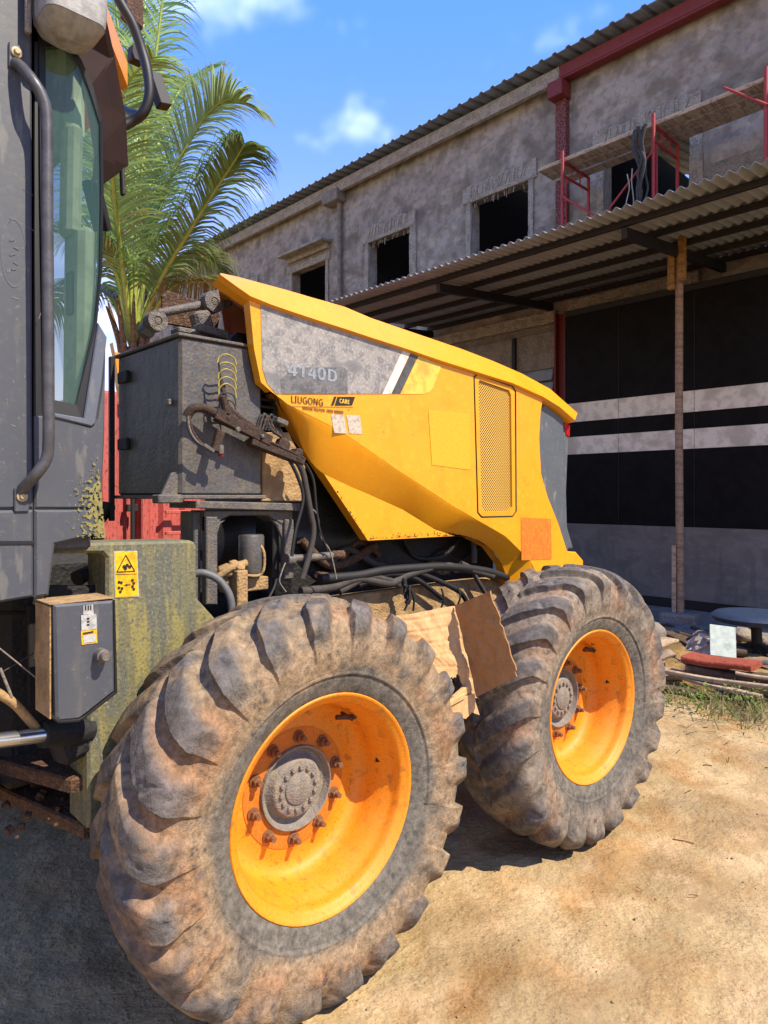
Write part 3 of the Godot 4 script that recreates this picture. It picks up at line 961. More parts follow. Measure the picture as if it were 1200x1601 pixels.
# ---------------------------------------------------------------- wheels
func tyre_mesh(sd: int, dir: float, phase: float, tan_dust: Color, dustiness: float, squat: float) -> ArrayMesh:
	var half := [Vector2(0.0, 0.647), Vector2(0.05, 0.6465), Vector2(0.10, 0.643), Vector2(0.15, 0.634), Vector2(0.185, 0.615), Vector2(0.206, 0.583), Vector2(0.2175, 0.545), Vector2(0.2215, 0.505), Vector2(0.219, 0.470), Vector2(0.211, 0.432), Vector2(0.203, 0.405), Vector2(0.193, 0.375), Vector2(0.182, 0.353), Vector2(0.165, 0.335)]
	# arc length along the section, then even samples
	var pts := []
	for i in half.size() - 1:
		var p0: Vector2 = half[maxi(i - 1, 0)] if i > 0 else Vector2(-0.05, 0.6465)
		var p3: Vector2 = half[mini(i + 2, half.size() - 1)]
		for k in 8: pts.append((half[i] as Vector2).cubic_interpolate(half[i + 1], p0, p3, k / 8.0))
	pts.append(half[-1])
	for i in pts.size(): pts[i] = Vector2(pts[i].x * 0.955, 0.335 + (pts[i].y - 0.335) * squat)
	var acc := [0.0]
	for i in pts.size() - 1: acc.append(acc[-1] + (pts[i] as Vector2).distance_to(pts[i + 1]))
	var total: float = acc[-1]
	var S := 104
	var us := []
	var ps := []
	var j := 0
	for i in S:
		var u := total * i / (S - 1)
		while j < acc.size() - 2 and acc[j + 1] < u: j += 1
		var f: float = (u - acc[j]) / maxf(1e-6, acc[j + 1] - acc[j])
		us.append(u)
		ps.append((pts[j] as Vector2).lerp(pts[j + 1], clampf(f, 0, 1)))
	# full section, outer bead (+z) to inner bead
	var su := []
	var sp := []
	for i in range(S - 1, 0, -1):
		su.append(us[i]); sp.append(ps[i])
	for i in S:
		su.append(-us[i]); sp.append(Vector2(-ps[i].x * 0.87, ps[i].y))
	var N := su.size()
	var sn := []
	for i in N:
		var d: Vector2 = (sp[mini(i + 1, N - 1)] - sp[maxi(i - 1, 0)]).normalized()   # (w, r) direction
		sn.append(Vector2(-d.y, d.x) if Vector2(-d.y, d.x).dot(sp[i] - Vector2(0, 0.5)) > 0.0 else Vector2(d.y, -d.x))
	var A := 1320
	var pitch := TAU / 22.0
	var nz := FastNoiseLite.new()
	nz.seed = sd
	nz.frequency = 9.0
	nz.fractal_octaves = 3
	var nb := FastNoiseLite.new()
	nb.seed = sd + 5
	nb.frequency = 2.6
	nb.fractal_octaves = 3
	var verts := PackedVector3Array(); verts.resize((A + 1) * N)
	var cols := PackedColorArray(); cols.resize((A + 1) * N)
	var rubber := Color(0.09, 0.086, 0.082)
	var grey_dust := Color(0.165, 0.15, 0.122)
	for a in A + 1:
		var th0 := TAU * (a % A) / A
		for i in N:
			var u: float = su[i]
			var au := absf(u)
			# columns of the mesh run along the slant of the lugs
			var g := clampf(1.0 - au / 0.205, 0.0, 1.0)
			var slant := dir * 0.27 * (g * 0.85 + 0.15 * g * g)
			var th := th0 + slant
			var ct := cos(th)
			var sth := sin(th)
			var p: Vector2 = sp[i]
			var pos := Vector3(ct * p.y, sth * p.y, p.x)
			var no := nz.get_noise_3dv(pos)
			var nl := nb.get_noise_3dv(pos)
			var h := 0.0
			var top := 0.0
			if au < 0.38:
				var aa := th0 + phase
				if u < 0.0: aa += pitch * 0.5
				var cell := floorf(aa / pitch + 0.5)
				var t := (aa - cell * pitch) * 0.66
				t *= lerpf(0.72, 1.0, smoothstep(0.13, 0.22, au))
				var wear := 0.5 + 0.5 * sin(cell * 12.9 + sd)
				var hw := lerpf(0.040, 0.047, smoothstep(0.0, 0.2, au)) + 0.004 * no
				# one edge of a lug is cut sharp, the other is worn down into the groove
				var e := hw - t + 0.003 * no
				var lenr := lerpf(0.105, 0.135, smoothstep(0.1, 0.22, au)) * (0.85 + 0.3 * wear)
				var nose := smoothstep(-0.004, 0.012, au + 0.004 + 0.006 * no)
				var hh := 0.034 * (1.0 - 0.72 * smoothstep(0.205, 0.265, au) - 0.28 * smoothstep(0.265, 0.34, au)) * (0.9 + 0.12 * wear)
				var body := 1.0 - smoothstep(0.58, 0.98, e / lenr)
				top = smoothstep(-0.001, 0.005, e) * body * nose
				if u < 0.0: hh *= 0.75
				h = hh * top - 0.0025 * smoothstep(0.0, 0.5, no) * top
				if no > 0.42 and au < 0.24: h -= 0.006 * top * smoothstep(0.42, 0.6, no)
			var r0 := 0.335 + (p.y - 0.335) / squat
			# a thin moulded rib where the flank begins
			if au > 0.3:
				h += 0.004 * exp(-pow((r0 - 0.424) / 0.004, 2.0)) - 0.0025 * exp(-pow((r0 - 0.415) / 0.004, 2.0))
			h += 0.0012 * no
			var q := p + (sn[i] as Vector2) * h
			verts[a * N + i] = Vector3(ct * q.y, sth * q.y, q.x)
			# dust: grey by the rim, tan clay over the flank and between the lugs, rubbed rubber on lug tops
			var c := grey_dust.lerp(tan_dust, smoothstep(0.415, 0.465, r0 + 0.05 * nl + 0.02 * no + 0.015 * sin(th - 0.7)) * dustiness)
			var red := smoothstep(0.0, 0.5, nl + 0.25 * sin(th * 2.0 + 0.6))
			c = c.lerp(tan_dust * Color(1.02, 0.70, 0.54), red * 0.6 * smoothstep(0.44, 0.5, r0))
			var nf := nz.get_noise_3dv(pos * 3.3)
			c = c.lerp(Color(0.15, 0.13, 0.105), 0.55 * smoothstep(-0.02, 0.32, -nl + 0.7 * no + 0.3 * nf - 0.06))
			var rub := top * smoothstep(0.53, 0.585, r0) * smoothstep(-0.22, 0.25, no * 0.7 + nl * 0.9 + 0.38 - dustiness * 0.3)
			rub = maxf(rub, 0.85 * top * smoothstep(0.5, 0.56, r0) * smoothstep(0.08, 0.3, nl))
			c = c.lerp(rubber * (1.0 + 0.6 * (no + 0.4)), clampf(rub, 0, 1) * 0.88)
			c = c.lerp(rubber, smoothstep(0.35, 0.5, no - 0.5 * nl) * 0.4)
			c = c * (1.0 + 0.55 * nf)
			c = c.lerp(rubber, 0.6 * smoothstep(-0.52, -0.68, nf + 0.6 * no))
			cols[a * N + i] = c
	var idx := PackedInt32Array()
	idx.resize(A * (N - 1) * 6)
	var w := 0
	for a in A:
		for i in N - 1:
			var k := a * N + i
			idx[w] = k; idx[w + 1] = k + N; idx[w + 2] = k + 1
			idx[w + 3] = k + 1; idx[w + 4] = k + N; idx[w + 5] = k + N + 1
			w += 6
	var nrm := PackedVector3Array(); nrm.resize(verts.size())
	for a in A + 1:
		var a0 := (a - 1 + A) % A
		var a1 := (a + 1) % A
		for i in N:
			var dt := verts[a1 * N + i] - verts[a0 * N + i]
			var ds := verts[a * N + mini(i + 1, N - 1)] - verts[a * N + maxi(i - 1, 0)]
			var n := dt.cross(ds).normalized()
			nrm[a * N + i] = n
	var mid := 10 * N + N / 2
	if nrm[mid].dot(Vector3(verts[mid].x, verts[mid].y, 0)) < 0.0:
		for i in nrm.size(): nrm[i] = -nrm[i]
	# keep the winding and the normals of one mind
	var k0 := 30 * N + 40
	if (verts[k0] - verts[k0 + 1]).cross(verts[k0] - verts[k0 + N]).dot(nrm[k0]) < 0.0:
		for t in range(0, idx.size(), 3):
			var s := idx[t + 1]
			idx[t + 1] = idx[t + 2]
			idx[t + 2] = s
	var arr := []
	arr.resize(Mesh.ARRAY_MAX)
	arr[Mesh.ARRAY_VERTEX] = verts
	arr[Mesh.ARRAY_NORMAL] = nrm
	arr[Mesh.ARRAY_COLOR] = cols
	arr[Mesh.ARRAY_INDEX] = idx
	var m := ArrayMesh.new()
	m.add_surface_from_arrays(Mesh.PRIMITIVE_TRIANGLES, arr)
	return m

func wheel(parent: Node3D, at: Vector3, tyre: ArrayMesh, turn: float, flip: bool, nut_turn: float) -> Node3D:
	# axis along z, outer face towards +z; the flange lies 0.178 outside the middle
	var wl := hold("rear_wheel", parent, at)
	wl.rotation.y = (PI if flip else 0.0) - 0.04
	wl.scale = Vector3.ONE * 0.96
	var ty := inst("tyre", tyre, M.rubber, wl)
	ty.rotation.z = turn
	var f := 0.178
	var st := mb()
	var prof := [[0.139, -0.196], [0.185, -0.197], [0.215, -0.203], [0.245, -0.209], [0.268, -0.204], [0.284, -0.190], [0.292, -0.16], [0.295, -0.10], [0.300, -0.092], [0.305, -0.070], [0.311, -0.062], [0.314, -0.045], [0.316, -0.028], [0.322, -0.018], [0.331, -0.013], [0.338, -0.006], [0.343, -0.001], [0.348, 0.0], [0.351, -0.003], [0.352, -0.012], [0.347, -0.02], [0.336, -0.03]]
	var pv := []
	for p in prof: pv.append(Vector2(p[0], p[1] + f))
	lathe(st, pv, Vector3.ZERO, Basis(), 72)
	# the inner half of the barrel
	lathe(st, [Vector2(0.30, f - 0.20), Vector2(0.30, -0.17), Vector2(0.345, -0.18)], Vector3.ZERO, Basis(), 48)
	obj("rim", st, M.orange, wl)
	# rusty ring under the nuts
	var rr := mb()
	lathe(rr, [Vector2(0.139, f - 0.1945), Vector2(0.198, f - 0.197)], Vector3.ZERO, Basis(), 48)
	obj("nut_ring", rr, mat("ring_rust", Color(0.95, 0.95, 0.8), 0.7, T.burnt, 6.0, null, 0.0, 0.0, false), wl)
	var hb := mb()
	lathe(hb, [Vector2(0.0, f - 0.172), Vector2(0.047, f - 0.172), Vector2(0.051, f - 0.174), Vector2(0.053, f - 0.179), Vector2(0.086, f - 0.179), Vector2(0.092, f - 0.181), Vector2(0.097, f - 0.187), Vector2(0.104, f - 0.204), Vector2(0.112, f - 0.210), Vector2(0.122, f - 0.206), Vector2(0.130, f - 0.190), Vector2(0.133, f - 0.182), Vector2(0.137, f - 0.181), Vector2(0.139, f - 0.185), Vector2(0.140, f - 0.205)], Vector3.ZERO, Basis(), 48)
	obj("hub", hb, M.hub, wl)
	# nuts on studs
	var nm := mb()
	var hex := []
	for k in 6: hex.append(Vector2(cos(TAU * k / 6), sin(TAU * k / 6)) * 0.0148)
	prism(nm, hex, Vector3(0, 0, 0.024), Vector3.RIGHT, Vector3.UP, Vector3.BACK, 0.024, 0.003)
	tube(nm, [Vector3(0, 0, 0.02), Vector3(0, 0, 0.040)], 0.0095, 8)
	lathe(nm, [Vector2(0.021, 0.0), Vector2(0.021, 0.005), Vector2(0.014, 0.006)], Vector3.ZERO, Basis(), 12)
	var nut := finish(nm)
	for k in 10:
		var a := TAU * k / 10 + nut_turn
		inst("wheel_nut", nut, M.rust_nut, wl, Transform3D(Basis(Vector3.BACK, a), Vector3(cos(a) * 0.168, sin(a) * 0.168, f - 0.196)))
	var bm := mb()
	var hex2 := []
	for k in 6: hex2.append(Vector2(cos(TAU * k / 6), sin(TAU * k / 6)) * 0.0085)
	prism(bm, hex2, Vector3(0, 0, 0.010), Vector3.RIGHT, Vector3.UP, Vector3.BACK, 0.010, 0.002)
	var bolt := finish(bm)
	for k in 14:
		var a := TAU * k / 14 + 0.1
		inst("hub_bolt", bolt, M.hub, wl, Transform3D(Basis(Vector3.BACK, a), Vector3(cos(a) * 0.069, sin(a) * 0.069, f - 0.179)))
	# valve stem and the dark slots in the barrel
	var vs := mb()
	tube(vs, curve([Vector3(0.17, 0.22, f - 0.165), Vector3(0.175, 0.215, f - 0.14), Vector3(0.19, 0.20, f - 0.125)], 4), 0.006, 6)
	tube(vs, [Vector3(0.135, 0.215, f - 0.15), Vector3(0.21, 0.205, f - 0.135)], 0.009, 6)
	obj("valve", vs, M.rust, wl)
	for a in [0.98, 0.12]:
		var sl := mb()
		var c := Vector3(cos(a), sin(a), 0)
		var t := Vector3(-sin(a), cos(a), 0)
		var r := 0.2935
		sl.set_smooth_group(-1)
		tri(sl, c * r + t * 0.035 + Vector3(0, 0, f - 0.155), c * r - t * 0.02 + Vector3(0, 0, f - 0.165), c * r + t * 0.002 + Vector3(0, 0, f - 0.10), -c)
		tri(sl, c * (r + 0.004) + t * 0.035 + Vector3(0, 0, f - 0.155), c * (r + 0.004) - t * 0.02 + Vector3(0, 0, f - 0.165), c * (r + 0.004) + t * 0.002 + Vector3(0, 0, f - 0.10), c)
		obj("dirt_mark", sl, M.iron_dark, wl)
	return wl

# ---------------------------------------------------------------- bonnet
const ZH := -2.15
const ZC := -2.77
func zz(z: float, s: float) -> float:
	return z if s > 0.0 else 2.0 * ZC - z

func smooth2(a: Array, per: int) -> Array:
	var out := []
	for i in a.size() - 1:
		for k in per: out.append((a[i] as Vector2).cubic_interpolate(a[i + 1], a[maxi(i - 1, 0)], a[mini(i + 2, a.size() - 1)], float(k) / per))
	out.append(a[-1])
	return out

func strip(st: SurfaceTool, a: Array, za: float, b: Array, zb: float, n: Vector3) -> void:
	for i in a.size() - 1:
		quad(st, Vector3(a[i].x, a[i].y, za), Vector3(a[i + 1].x, a[i + 1].y, za), Vector3(b[i + 1].x, b[i + 1].y, zb), Vector3(b[i].x, b[i].y, zb), n)

func make_bonnet(g: Node3D) -> Node3D:
	var b := hold("engine_hood", g)
	var c_line := [Vector2(1.237, 2.368), Vector2(1.303, 2.340), Vector2(1.361, 2.317), Vector2(1.449, 2.304), Vector2(1.541, 2.295), Vector2(1.669, 2.284), Vector2(1.803, 2.274), Vector2(1.961, 2.260), Vector2(2.132, 2.247), Vector2(2.391, 2.223), Vector2(2.653, 2.203), Vector2(2.940, 2.182), Vector2(3.214, 2.139), Vector2(3.378, 2.098), Vector2(3.539, 2.035)]
	var t_line := [Vector2(1.289, 2.404), Vector2(1.361, 2.406), Vector2(1.466, 2.404), Vector2(1.584, 2.402), Vector2(1.710, 2.397), Vector2(1.793, 2.395), Vector2(1.875, 2.392), Vector2(2.024, 2.372), Vector2(2.241, 2.355), Vector2(2.427, 2.341), Vector2(2.623, 2.327), Vector2(2.879, 2.301), Vector2(3.139, 2.266), Vector2(3.413, 2.212), Vector2(3.709, 2.097)]
	for s in [1.0, -1.0]:
		var st := mb()
		var n := Vector3(0, 0, s)
		var o := Vector3(0, 0, zz(ZH, s))
		var left := [Vector2(1.358, 2.346), Vector2(1.388, 2.310), Vector2(1.556, 2.297), Vector2(1.820, 2.275), Vector2(2.152, 2.245), Vector2(2.413, 2.220), Vector2(2.667, 2.201), Vector2(2.643, 2.182), Vector2(2.672, 1.515), Vector2(2.702, 1.491), Vector2(2.692, 1.474), Vector2(2.500, 1.548), Vector2(2.156, 1.699), Vector2(1.790, 1.866), Vector2(1.538, 1.947), Vector2(1.463, 1.987), Vector2(1.418, 2.016), Vector2(1.388, 2.136), Vector2(1.371, 2.284)]
		var right := [Vector2(2.968, 2.174), Vector2(3.244, 2.137), Vector2(3.220, 2.055), Vector2(3.207, 1.911), Vector2(3.226, 1.719), Vector2(3.288, 1.596), Vector2(3.397, 1.441), Vector2(3.477, 1.300), Vector2(3.531, 1.194), Vector2(3.531, 1.046), Vector2(3.250, 1.073), Vector2(3.129, 1.246), Vector2(2.902, 1.392), Vector2(2.692, 1.474), Vector2(2.702, 1.491), Vector2(2.968, 1.490), Vector2(3.001, 1.516), Vector2(2.996, 2.150)]
		flat(st, left, o, Vector3.RIGHT, Vector3.UP, n)
		flat(st, right, o, Vector3.RIGHT, Vector3.UP, n)
		# the fold that runs down and back, and the panel set in below it
		var u := [Vector2(1.463, 1.987), Vector2(1.538, 1.947), Vector2(1.790, 1.866), Vector2(2.156, 1.699), Vector2(2.500, 1.548), Vector2(2.692, 1.474), Vector2(2.902, 1.392), Vector2(3.129, 1.246), Vector2(3.250, 1.073)]
		var l := [Vector2(1.514, 1.996), Vector2(1.616, 1.870), Vector2(1.774, 1.687), Vector2(2.231, 1.536), Vector2(2.447, 1.438), Vector2(2.710, 1.391), Vector2(2.865, 1.331), Vector2(2.975, 1.237), Vector2(3.060, 1.083)]
		u = smooth2(u, 6)
		l = smooth2(l, 6)
		var m := []
		for i in u.size(): m.append((u[i] as Vector2).lerp(l[i], 0.22) + Vector2(0, 0.0))
		st.set_smooth_group(2)
		strip(st, u, zz(-2.15, s), m, zz(-2.160, s), n + Vector3(0, -0.2, 0))
		strip(st, m, zz(-2.160, s), l, zz(-2.228, s), n + Vector3(0, -0.6, 0))
		var low := [Vector2(1.774, 1.687), Vector2(2.231, 1.536), Vector2(2.447, 1.438), Vector2(2.596, 1.402), Vector2(2.015, 1.405)]
		flat(st, low, Vector3(0, 0, zz(-2.225, s)), Vector3.RIGHT, Vector3.UP, n)
		# returned edges
		st.set_smooth_group(-1)
		var e1 := [Vector2(1.358, 2.346), Vector2(1.371, 2.284), Vector2(1.388, 2.136), Vector2(1.418, 2.016), Vector2(1.463, 1.987)]
		strip(st, e1, zz(-2.15, s), e1, zz(-2.19, s), Vector3.LEFT)
		var e2 := [Vector2(1.514, 1.996), Vector2(1.616, 1.870), Vector2(1.774, 1.687), Vector2(2.015, 1.405)]
		strip(st, e2, zz(-2.225, s), e2, zz(-2.275, s), Vector3.LEFT)
		var e3 := [Vector2(2.015, 1.405), Vector2(2.596, 1.402), Vector2(2.710, 1.391), Vector2(2.865, 1.331), Vector2(2.975, 1.237), Vector2(3.060, 1.083)]
		strip(st, e3, zz(-2.225, s), e3, zz(-2.275, s), Vector3.DOWN)
		var e4 := [Vector2(3.244, 2.137), Vector2(3.220, 2.055), Vector2(3.207, 1.911), Vector2(3.226, 1.719), Vector2(3.288, 1.596), Vector2(3.397, 1.441), Vector2(3.477, 1.300), Vector2(3.531, 1.194)]
		strip(st, e4, zz(-2.15, s), e4, zz(-2.2, s), Vector3.RIGHT)
		var e5 := [Vector2(2.643, 2.182), Vector2(2.667, 2.201), Vector2(2.968, 2.174), Vector2(2.996, 2.150), Vector2(3.001, 1.516), Vector2(2.968, 1.490), Vector2(2.702, 1.492), Vector2(2.672, 1.515), Vector2(2.643, 2.182)]
		strip(st, e5, zz(-2.15, s), e5, zz(-2.185, s), Vector3.LEFT)
		obj("side_panel", st, M.yellow, b)
		# dark liner behind the panel
		var ln := mb()
		flat(ln, [Vector2(1.441, 2.335), Vector2(2.222, 2.248), Vector2(3.350, 2.133), Vector2(3.324, 1.871), Vector2(3.395, 1.545), Vector2(3.555, 1.281), Vector2(3.053, 1.308), Vector2(2.704, 1.417), Vector2(2.048, 1.424), Vector2(1.528, 1.997), Vector2(1.455, 2.120)], Vector3(0, 0, zz(-2.30, s)), Vector3.RIGHT, Vector3.UP, n)
		obj("liner", ln, M.dark, b)
		# grille: frame, perforated sheet
		var go := [Vector2(2.648, 2.179), Vector2(2.672, 2.198), Vector2(2.962, 2.170), Vector2(2.990, 2.146), Vector2(2.996, 1.520), Vector2(2.962, 1.493), Vector2(2.708, 1.495), Vector2(2.677, 1.518)]
		var gi := [Vector2(2.682, 2.158), Vector2(2.692, 2.172), Vector2(2.934, 2.147), Vector2(2.951, 2.125), Vector2(2.962, 1.543), Vector2(2.940, 1.520), Vector2(2.728, 1.520), Vector2(2.708, 1.540)]
		var gf := mb()
		gf.set_smooth_group(-1)
		for i in 8:
			var j := (i + 1) % 8
			var po := func(q: Vector2, z: float) -> Vector3: return Vector3(q.x, q.y, zz(z, s))
			quad(gf, po.call(go[i], -2.152), po.call(go[j], -2.152), po.call(gi[j], -2.150), po.call(gi[i], -2.150), n)
			quad(gf, po.call(gi[i], -2.150), po.call(gi[j], -2.150), po.call(gi[j], -2.163), po.call(gi[i], -2.163), Vector3.UP)
		var gr := obj("grille", gf, M.yellow_trim, b)
		var gs := mb()
		flat(gs, gi, Vector3(0, 0, zz(-2.160, s)), Vector3.RIGHT, Vector3.UP, n)
		obj("mesh_sheet", gs, M.perforated, b)
		var gb := mb()
		flat(gb, gi, Vector3(0, 0, zz(-2.215, s)), Vector3.RIGHT, Vector3.UP, n)
		obj("grille_backing", gb, mat("grille_back", Color(0.20, 0.155, 0.10), 0.9, T.blotch, 3.0), b)
		# black seal round the grille
		var gt := mb()
		var loop := []
		for q in go: loop.append(Vector3(q.x, q.y, zz(-2.149, s)))
		loop.append(loop[0])
		tube(gt, loop, 0.0035, 5)
		obj("grille_seal", gt, M.iron_dark, b)
		# dark tail panel and its corner strip
		var tp := mb()
		prism(tp, [Vector2(3.248, 2.076), Vector2(3.292, 2.105), Vector2(3.481, 2.044), Vector2(3.501, 1.486), Vector2(3.535, 1.277), Vector2(3.494, 1.280), Vector2(3.401, 1.466), Vector2(3.292, 1.600), Vector2(3.230, 1.716), Vector2(3.211, 1.912)], Vector3(0, 0, zz(-2.172, s)), Vector3.RIGHT, Vector3.UP, n, 0.02, 0.003)
		obj("tail_panel", tp, M.panel_black, b)
		var ts := mb()
		prism(ts, [Vector2(3.494, 2.042), Vector2(3.569, 2.018), Vector2(3.528, 1.463), Vector2(3.618, 1.288), Vector2(3.528, 1.293), Vector2(3.508, 1.486)], Vector3(0, 0, zz(-2.185, s)), Vector3.RIGHT, Vector3.UP, n, 0.05, 0.008)
		obj("tail_strip", ts, M.panel_black, b)
		var rl := mb()
		prism(rl, [Vector2(3.501, 2.024), Vector2(3.569, 2.014), Vector2(3.563, 1.939), Vector2(3.528, 1.952)], Vector3(0, 0, zz(-2.178, s)), Vector3.RIGHT, Vector3.UP, n, 0.03, 0.004)
		obj("tail_light", rl, M.lamp_red, b)
		var bp := mb()
		prism(bp, [Vector2(3.490, 1.281), Vector2(3.600, 1.271), Vector2(3.679, 1.217), Vector2(3.679, 1.032), Vector2(3.490, 1.050)], Vector3(0, 0, zz(-2.158, s)), Vector3.RIGHT, Vector3.UP, n, 0.1, 0.006)
		obj("tail_bumper", bp, M.yellow, b)
	# roof: lip, bevelled band, crown
	var rf := mb()
	var rows := []
	for i in c_line.size():
		var c: Vector2 = c_line[i]
		var t: Vector2 = t_line[i]
		var front := smoothstep(0.0, 3.0, float(i))
		var lipy := c.y - 0.012
		# the front edge is hollowed out between the two beaks
		var xc := maxf(t.x, t_line[0].x + 0.60)
		var yc := t.y
		for k in t_line.size() - 1:
			if t_line[k].x <= xc and t_line[k + 1].x >= xc: yc = lerpf(t_line[k].y, t_line[k + 1].y, (xc - t_line[k].x) / (t_line[k + 1].x - t_line[k].x))
		var xm := maxf(t.x, t_line[0].x + 0.30)
		var xf := maxf(t.x, t_line[0].x + 0.75)
		rows.append([Vector3(c.x + 0.004, lipy, -2.156), Vector3(c.x, c.y, -2.130), Vector3(t.x, t.y, -2.215), Vector3(xm, yc + 0.022 * front, -2.34), Vector3(xc, yc + 0.034 * front, ZC), Vector3(xf, yc + 0.022 * front, zz(-2.34, -1)), Vector3(xf, yc, zz(-2.215, -1)), Vector3(xf, yc - 0.05, zz(-2.130, -1)), Vector3(xf, yc - 0.062, zz(-2.156, -1))])
	for i in rows.size() - 1:
		for k in 8:
			rf.set_smooth_group([3, 4, 5, 5, 5, 5, 6, 7][k])
			quad(rf, rows[i][k], rows[i + 1][k], rows[i + 1][k + 1], rows[i][k + 1], [Vector3(0, -1, 0.6), Vector3(0, 0.5, 1), Vector3.UP, Vector3.UP, Vector3.UP, Vector3.UP, Vector3(0, 0.5, -1), Vector3(0, -1, -0.6)][k])
	# underside
	rf.set_smooth_group(-1)
	for i in rows.size() - 1:
		var a: Vector3 = rows[i][0]
		var d: Vector3 = rows[i + 1][0]
		quad(rf, a + Vector3(0, -0.006, -0.04), d + Vector3(0, -0.006, -0.04), Vector3(rows[i + 1][4].x, rows[i + 1][4].y - 0.03, ZC), Vector3(rows[i][4].x, rows[i][4].y - 0.03, ZC), Vector3.DOWN)
		quad(rf, rows[i][8] + Vector3(0, -0.006, 0.04), rows[i + 1][8] + Vector3(0, -0.006, 0.04), Vector3(rows[i + 1][4].x, rows[i + 1][4].y - 0.03, ZC), Vector3(rows[i][4].x, rows[i][4].y - 0.03, ZC), Vector3.DOWN)
		quad(rf, a, d, d + Vector3(0, -0.006, -0.04), a + Vector3(0, -0.006, -0.04), Vector3.DOWN)
	for e in [0, rows.size() - 1]:
		for k in range(1, 7): tri(rf, rows[e][0], rows[e][k], rows[e][k + 1], Vector3.LEFT if e == 0 else Vector3.RIGHT)
	obj("roof", rf, M.yellow, b)
	# the rear wall of the hood
	var rw := mb()
	bx(rw, Vector3(3.56, 1.62, ZC), Vector3(0.06, 0.80, 1.12), Basis(Vector3.BACK, 0.05), 0.03)
	obj("rear_grille", rw, M.panel_black, b)
	# rust and chipped paint along the lower edges
	rng.seed = 15
	var rc := mb()
	rc.set_smooth_group(-1)
	var lines := [[Vector3(2.021, 1.411, -2.224), Vector3(2.595, 1.405, -2.224), 130, 0.014], [Vector3(1.789, 1.679, -2.224), Vector3(2.002, 1.425, -2.224), 30, 0.006], [Vector3(2.538, 1.441, -2.224), Vector3(2.633, 1.406, -2.224), 20, 0.012]]
	for q in lines:
		for k in q[2]:
			var p: Vector3 = (q[0] as Vector3).lerp(q[1], rng.randf()) + Vector3(rng.randf_range(-0.004, 0.004), absf(rng.randfn()) * q[3] * 0.6, 0)
			var s := rng.randf_range(0.0008, 0.004)
			var ring := []
			for j in 6: ring.append(p + Vector3(cos(TAU * j / 6) * s * rng.randf_range(0.6, 1.6), sin(TAU * j / 6) * s * rng.randf_range(0.5, 1.2), 0))
			for j in range(1, 5): tri(rc, ring[0], ring[j], ring[j + 1], Vector3.BACK)
	for k in 60:
		var p := Vector3(rng.randf_range(1.7, 3.35), rng.randf_range(1.35, 2.05), ZH + 0.0012)
		if k < 24: p = Vector3(3.069, 1.617, -2.149) + Vector3(rng.randfn() * 0.02, rng.randfn() * 0.12, 0)
		if k >= 24 and (p.y < 2.35 - 0.25 * p.x or p.y > 2.38 - 0.27 * (p.x - 1.25)): continue
		var s := rng.randf_range(0.001, 0.003)
		quad(rc, p + Vector3(-s, 0, 0), p + Vector3(0, s * 1.5, 0), p + Vector3(s, 0, 0), p + Vector3(0, -s, 0), Vector3.BACK)
	obj("paint_chips", rc, M.rust, b).set_meta("kind", "stuff")
	# ---- prints on the near side
	var zd := ZH + 0.002
	var nn := Vector3.BACK
	var dz := func(called: String, poly: Array, m: Material, z: float) -> void:
		var q := mb()
		flat(q, poly, Vector3(0, 0, z), Vector3.RIGHT, Vector3.UP, nn)
		obj(called, q, m, b)
	dz.call("decal", [Vector2(1.415, 2.309), Vector2(1.598, 2.297), Vector2(1.858, 2.273), Vector2(2.152, 2.245), Vector2(2.028, 2.035), Vector2(1.483, 1.980), Vector2(1.443, 2.016), Vector2(1.423, 2.068)], M.decal, zd)
	dz.call("decal_stripe", [Vector2(2.154, 2.245), Vector2(2.204, 2.241), Vector2(2.081, 2.041), Vector2(2.030, 2.035)], M.decal_white, zd)
	dz.call("decal_stripe", [Vector2(2.206, 2.240), Vector2(2.254, 2.234), Vector2(2.136, 2.046), Vector2(2.083, 2.041)], M.decal_slate, zd)
	dz.call("decal_stripe", [Vector2(2.256, 2.233), Vector2(2.404, 2.201), Vector2(2.351, 2.097), Vector2(2.325, 2.074), Vector2(2.287, 2.061), Vector2(2.138, 2.046)], M.decal_cream, zd)
	dz.call("decal_shadow", [Vector2(1.500, 2.035), Vector2(1.568, 2.089), Vector2(1.810, 2.122), Vector2(1.830, 2.109), Vector2(1.834, 2.016), Vector2(1.512, 1.983)], M.decal_ghost, zd + 0.001)
	letters("4140D", Vector3(1.655, 2.081, -2.146), 0.242, 0.050, M.decal_letter, b, "decal_lettering", true)
	dz.call("faded_sticker", [Vector2(2.317, 1.994), Vector2(2.613, 1.998), Vector2(2.623, 1.725), Vector2(2.343, 1.741)], M.faded, zd)
	dz.call("worn_patch", [Vector2(3.036, 1.485), Vector2(3.320, 1.472), Vector2(3.326, 1.247), Vector2(3.041, 1.258)], M.burnt, zd)
	letters("LIUGONG", Vector3(1.629, 1.968, -2.147), 0.152, 0.027, M.ink, b, "lettering")
	dz.call("slash", [Vector2(1.747, 1.961), Vector2(1.760, 1.962), Vector2(1.776, 1.999), Vector2(1.763, 1.998)], M.ink, zd)
	dz.call("badge", [Vector2(1.766, 1.962), Vector2(1.858, 1.971), Vector2(1.875, 2.008), Vector2(1.780, 1.998)], M.ink, zd)
	letters("CARE", Vector3(1.815, 1.983, -2.146), 0.052, 0.018, M.decal_cream, b, "lettering", true)
	dz.call("underline", [Vector2(1.532, 1.939), Vector2(1.865, 1.965), Vector2(1.865, 1.963), Vector2(1.532, 1.937)], M.ink_faded, zd)
	letters("UNTUK TELPON  0800 188000", Vector3(1.708, 1.938, -2.147), 0.205, 0.013, M.ink_faded, b, "lettering", true)
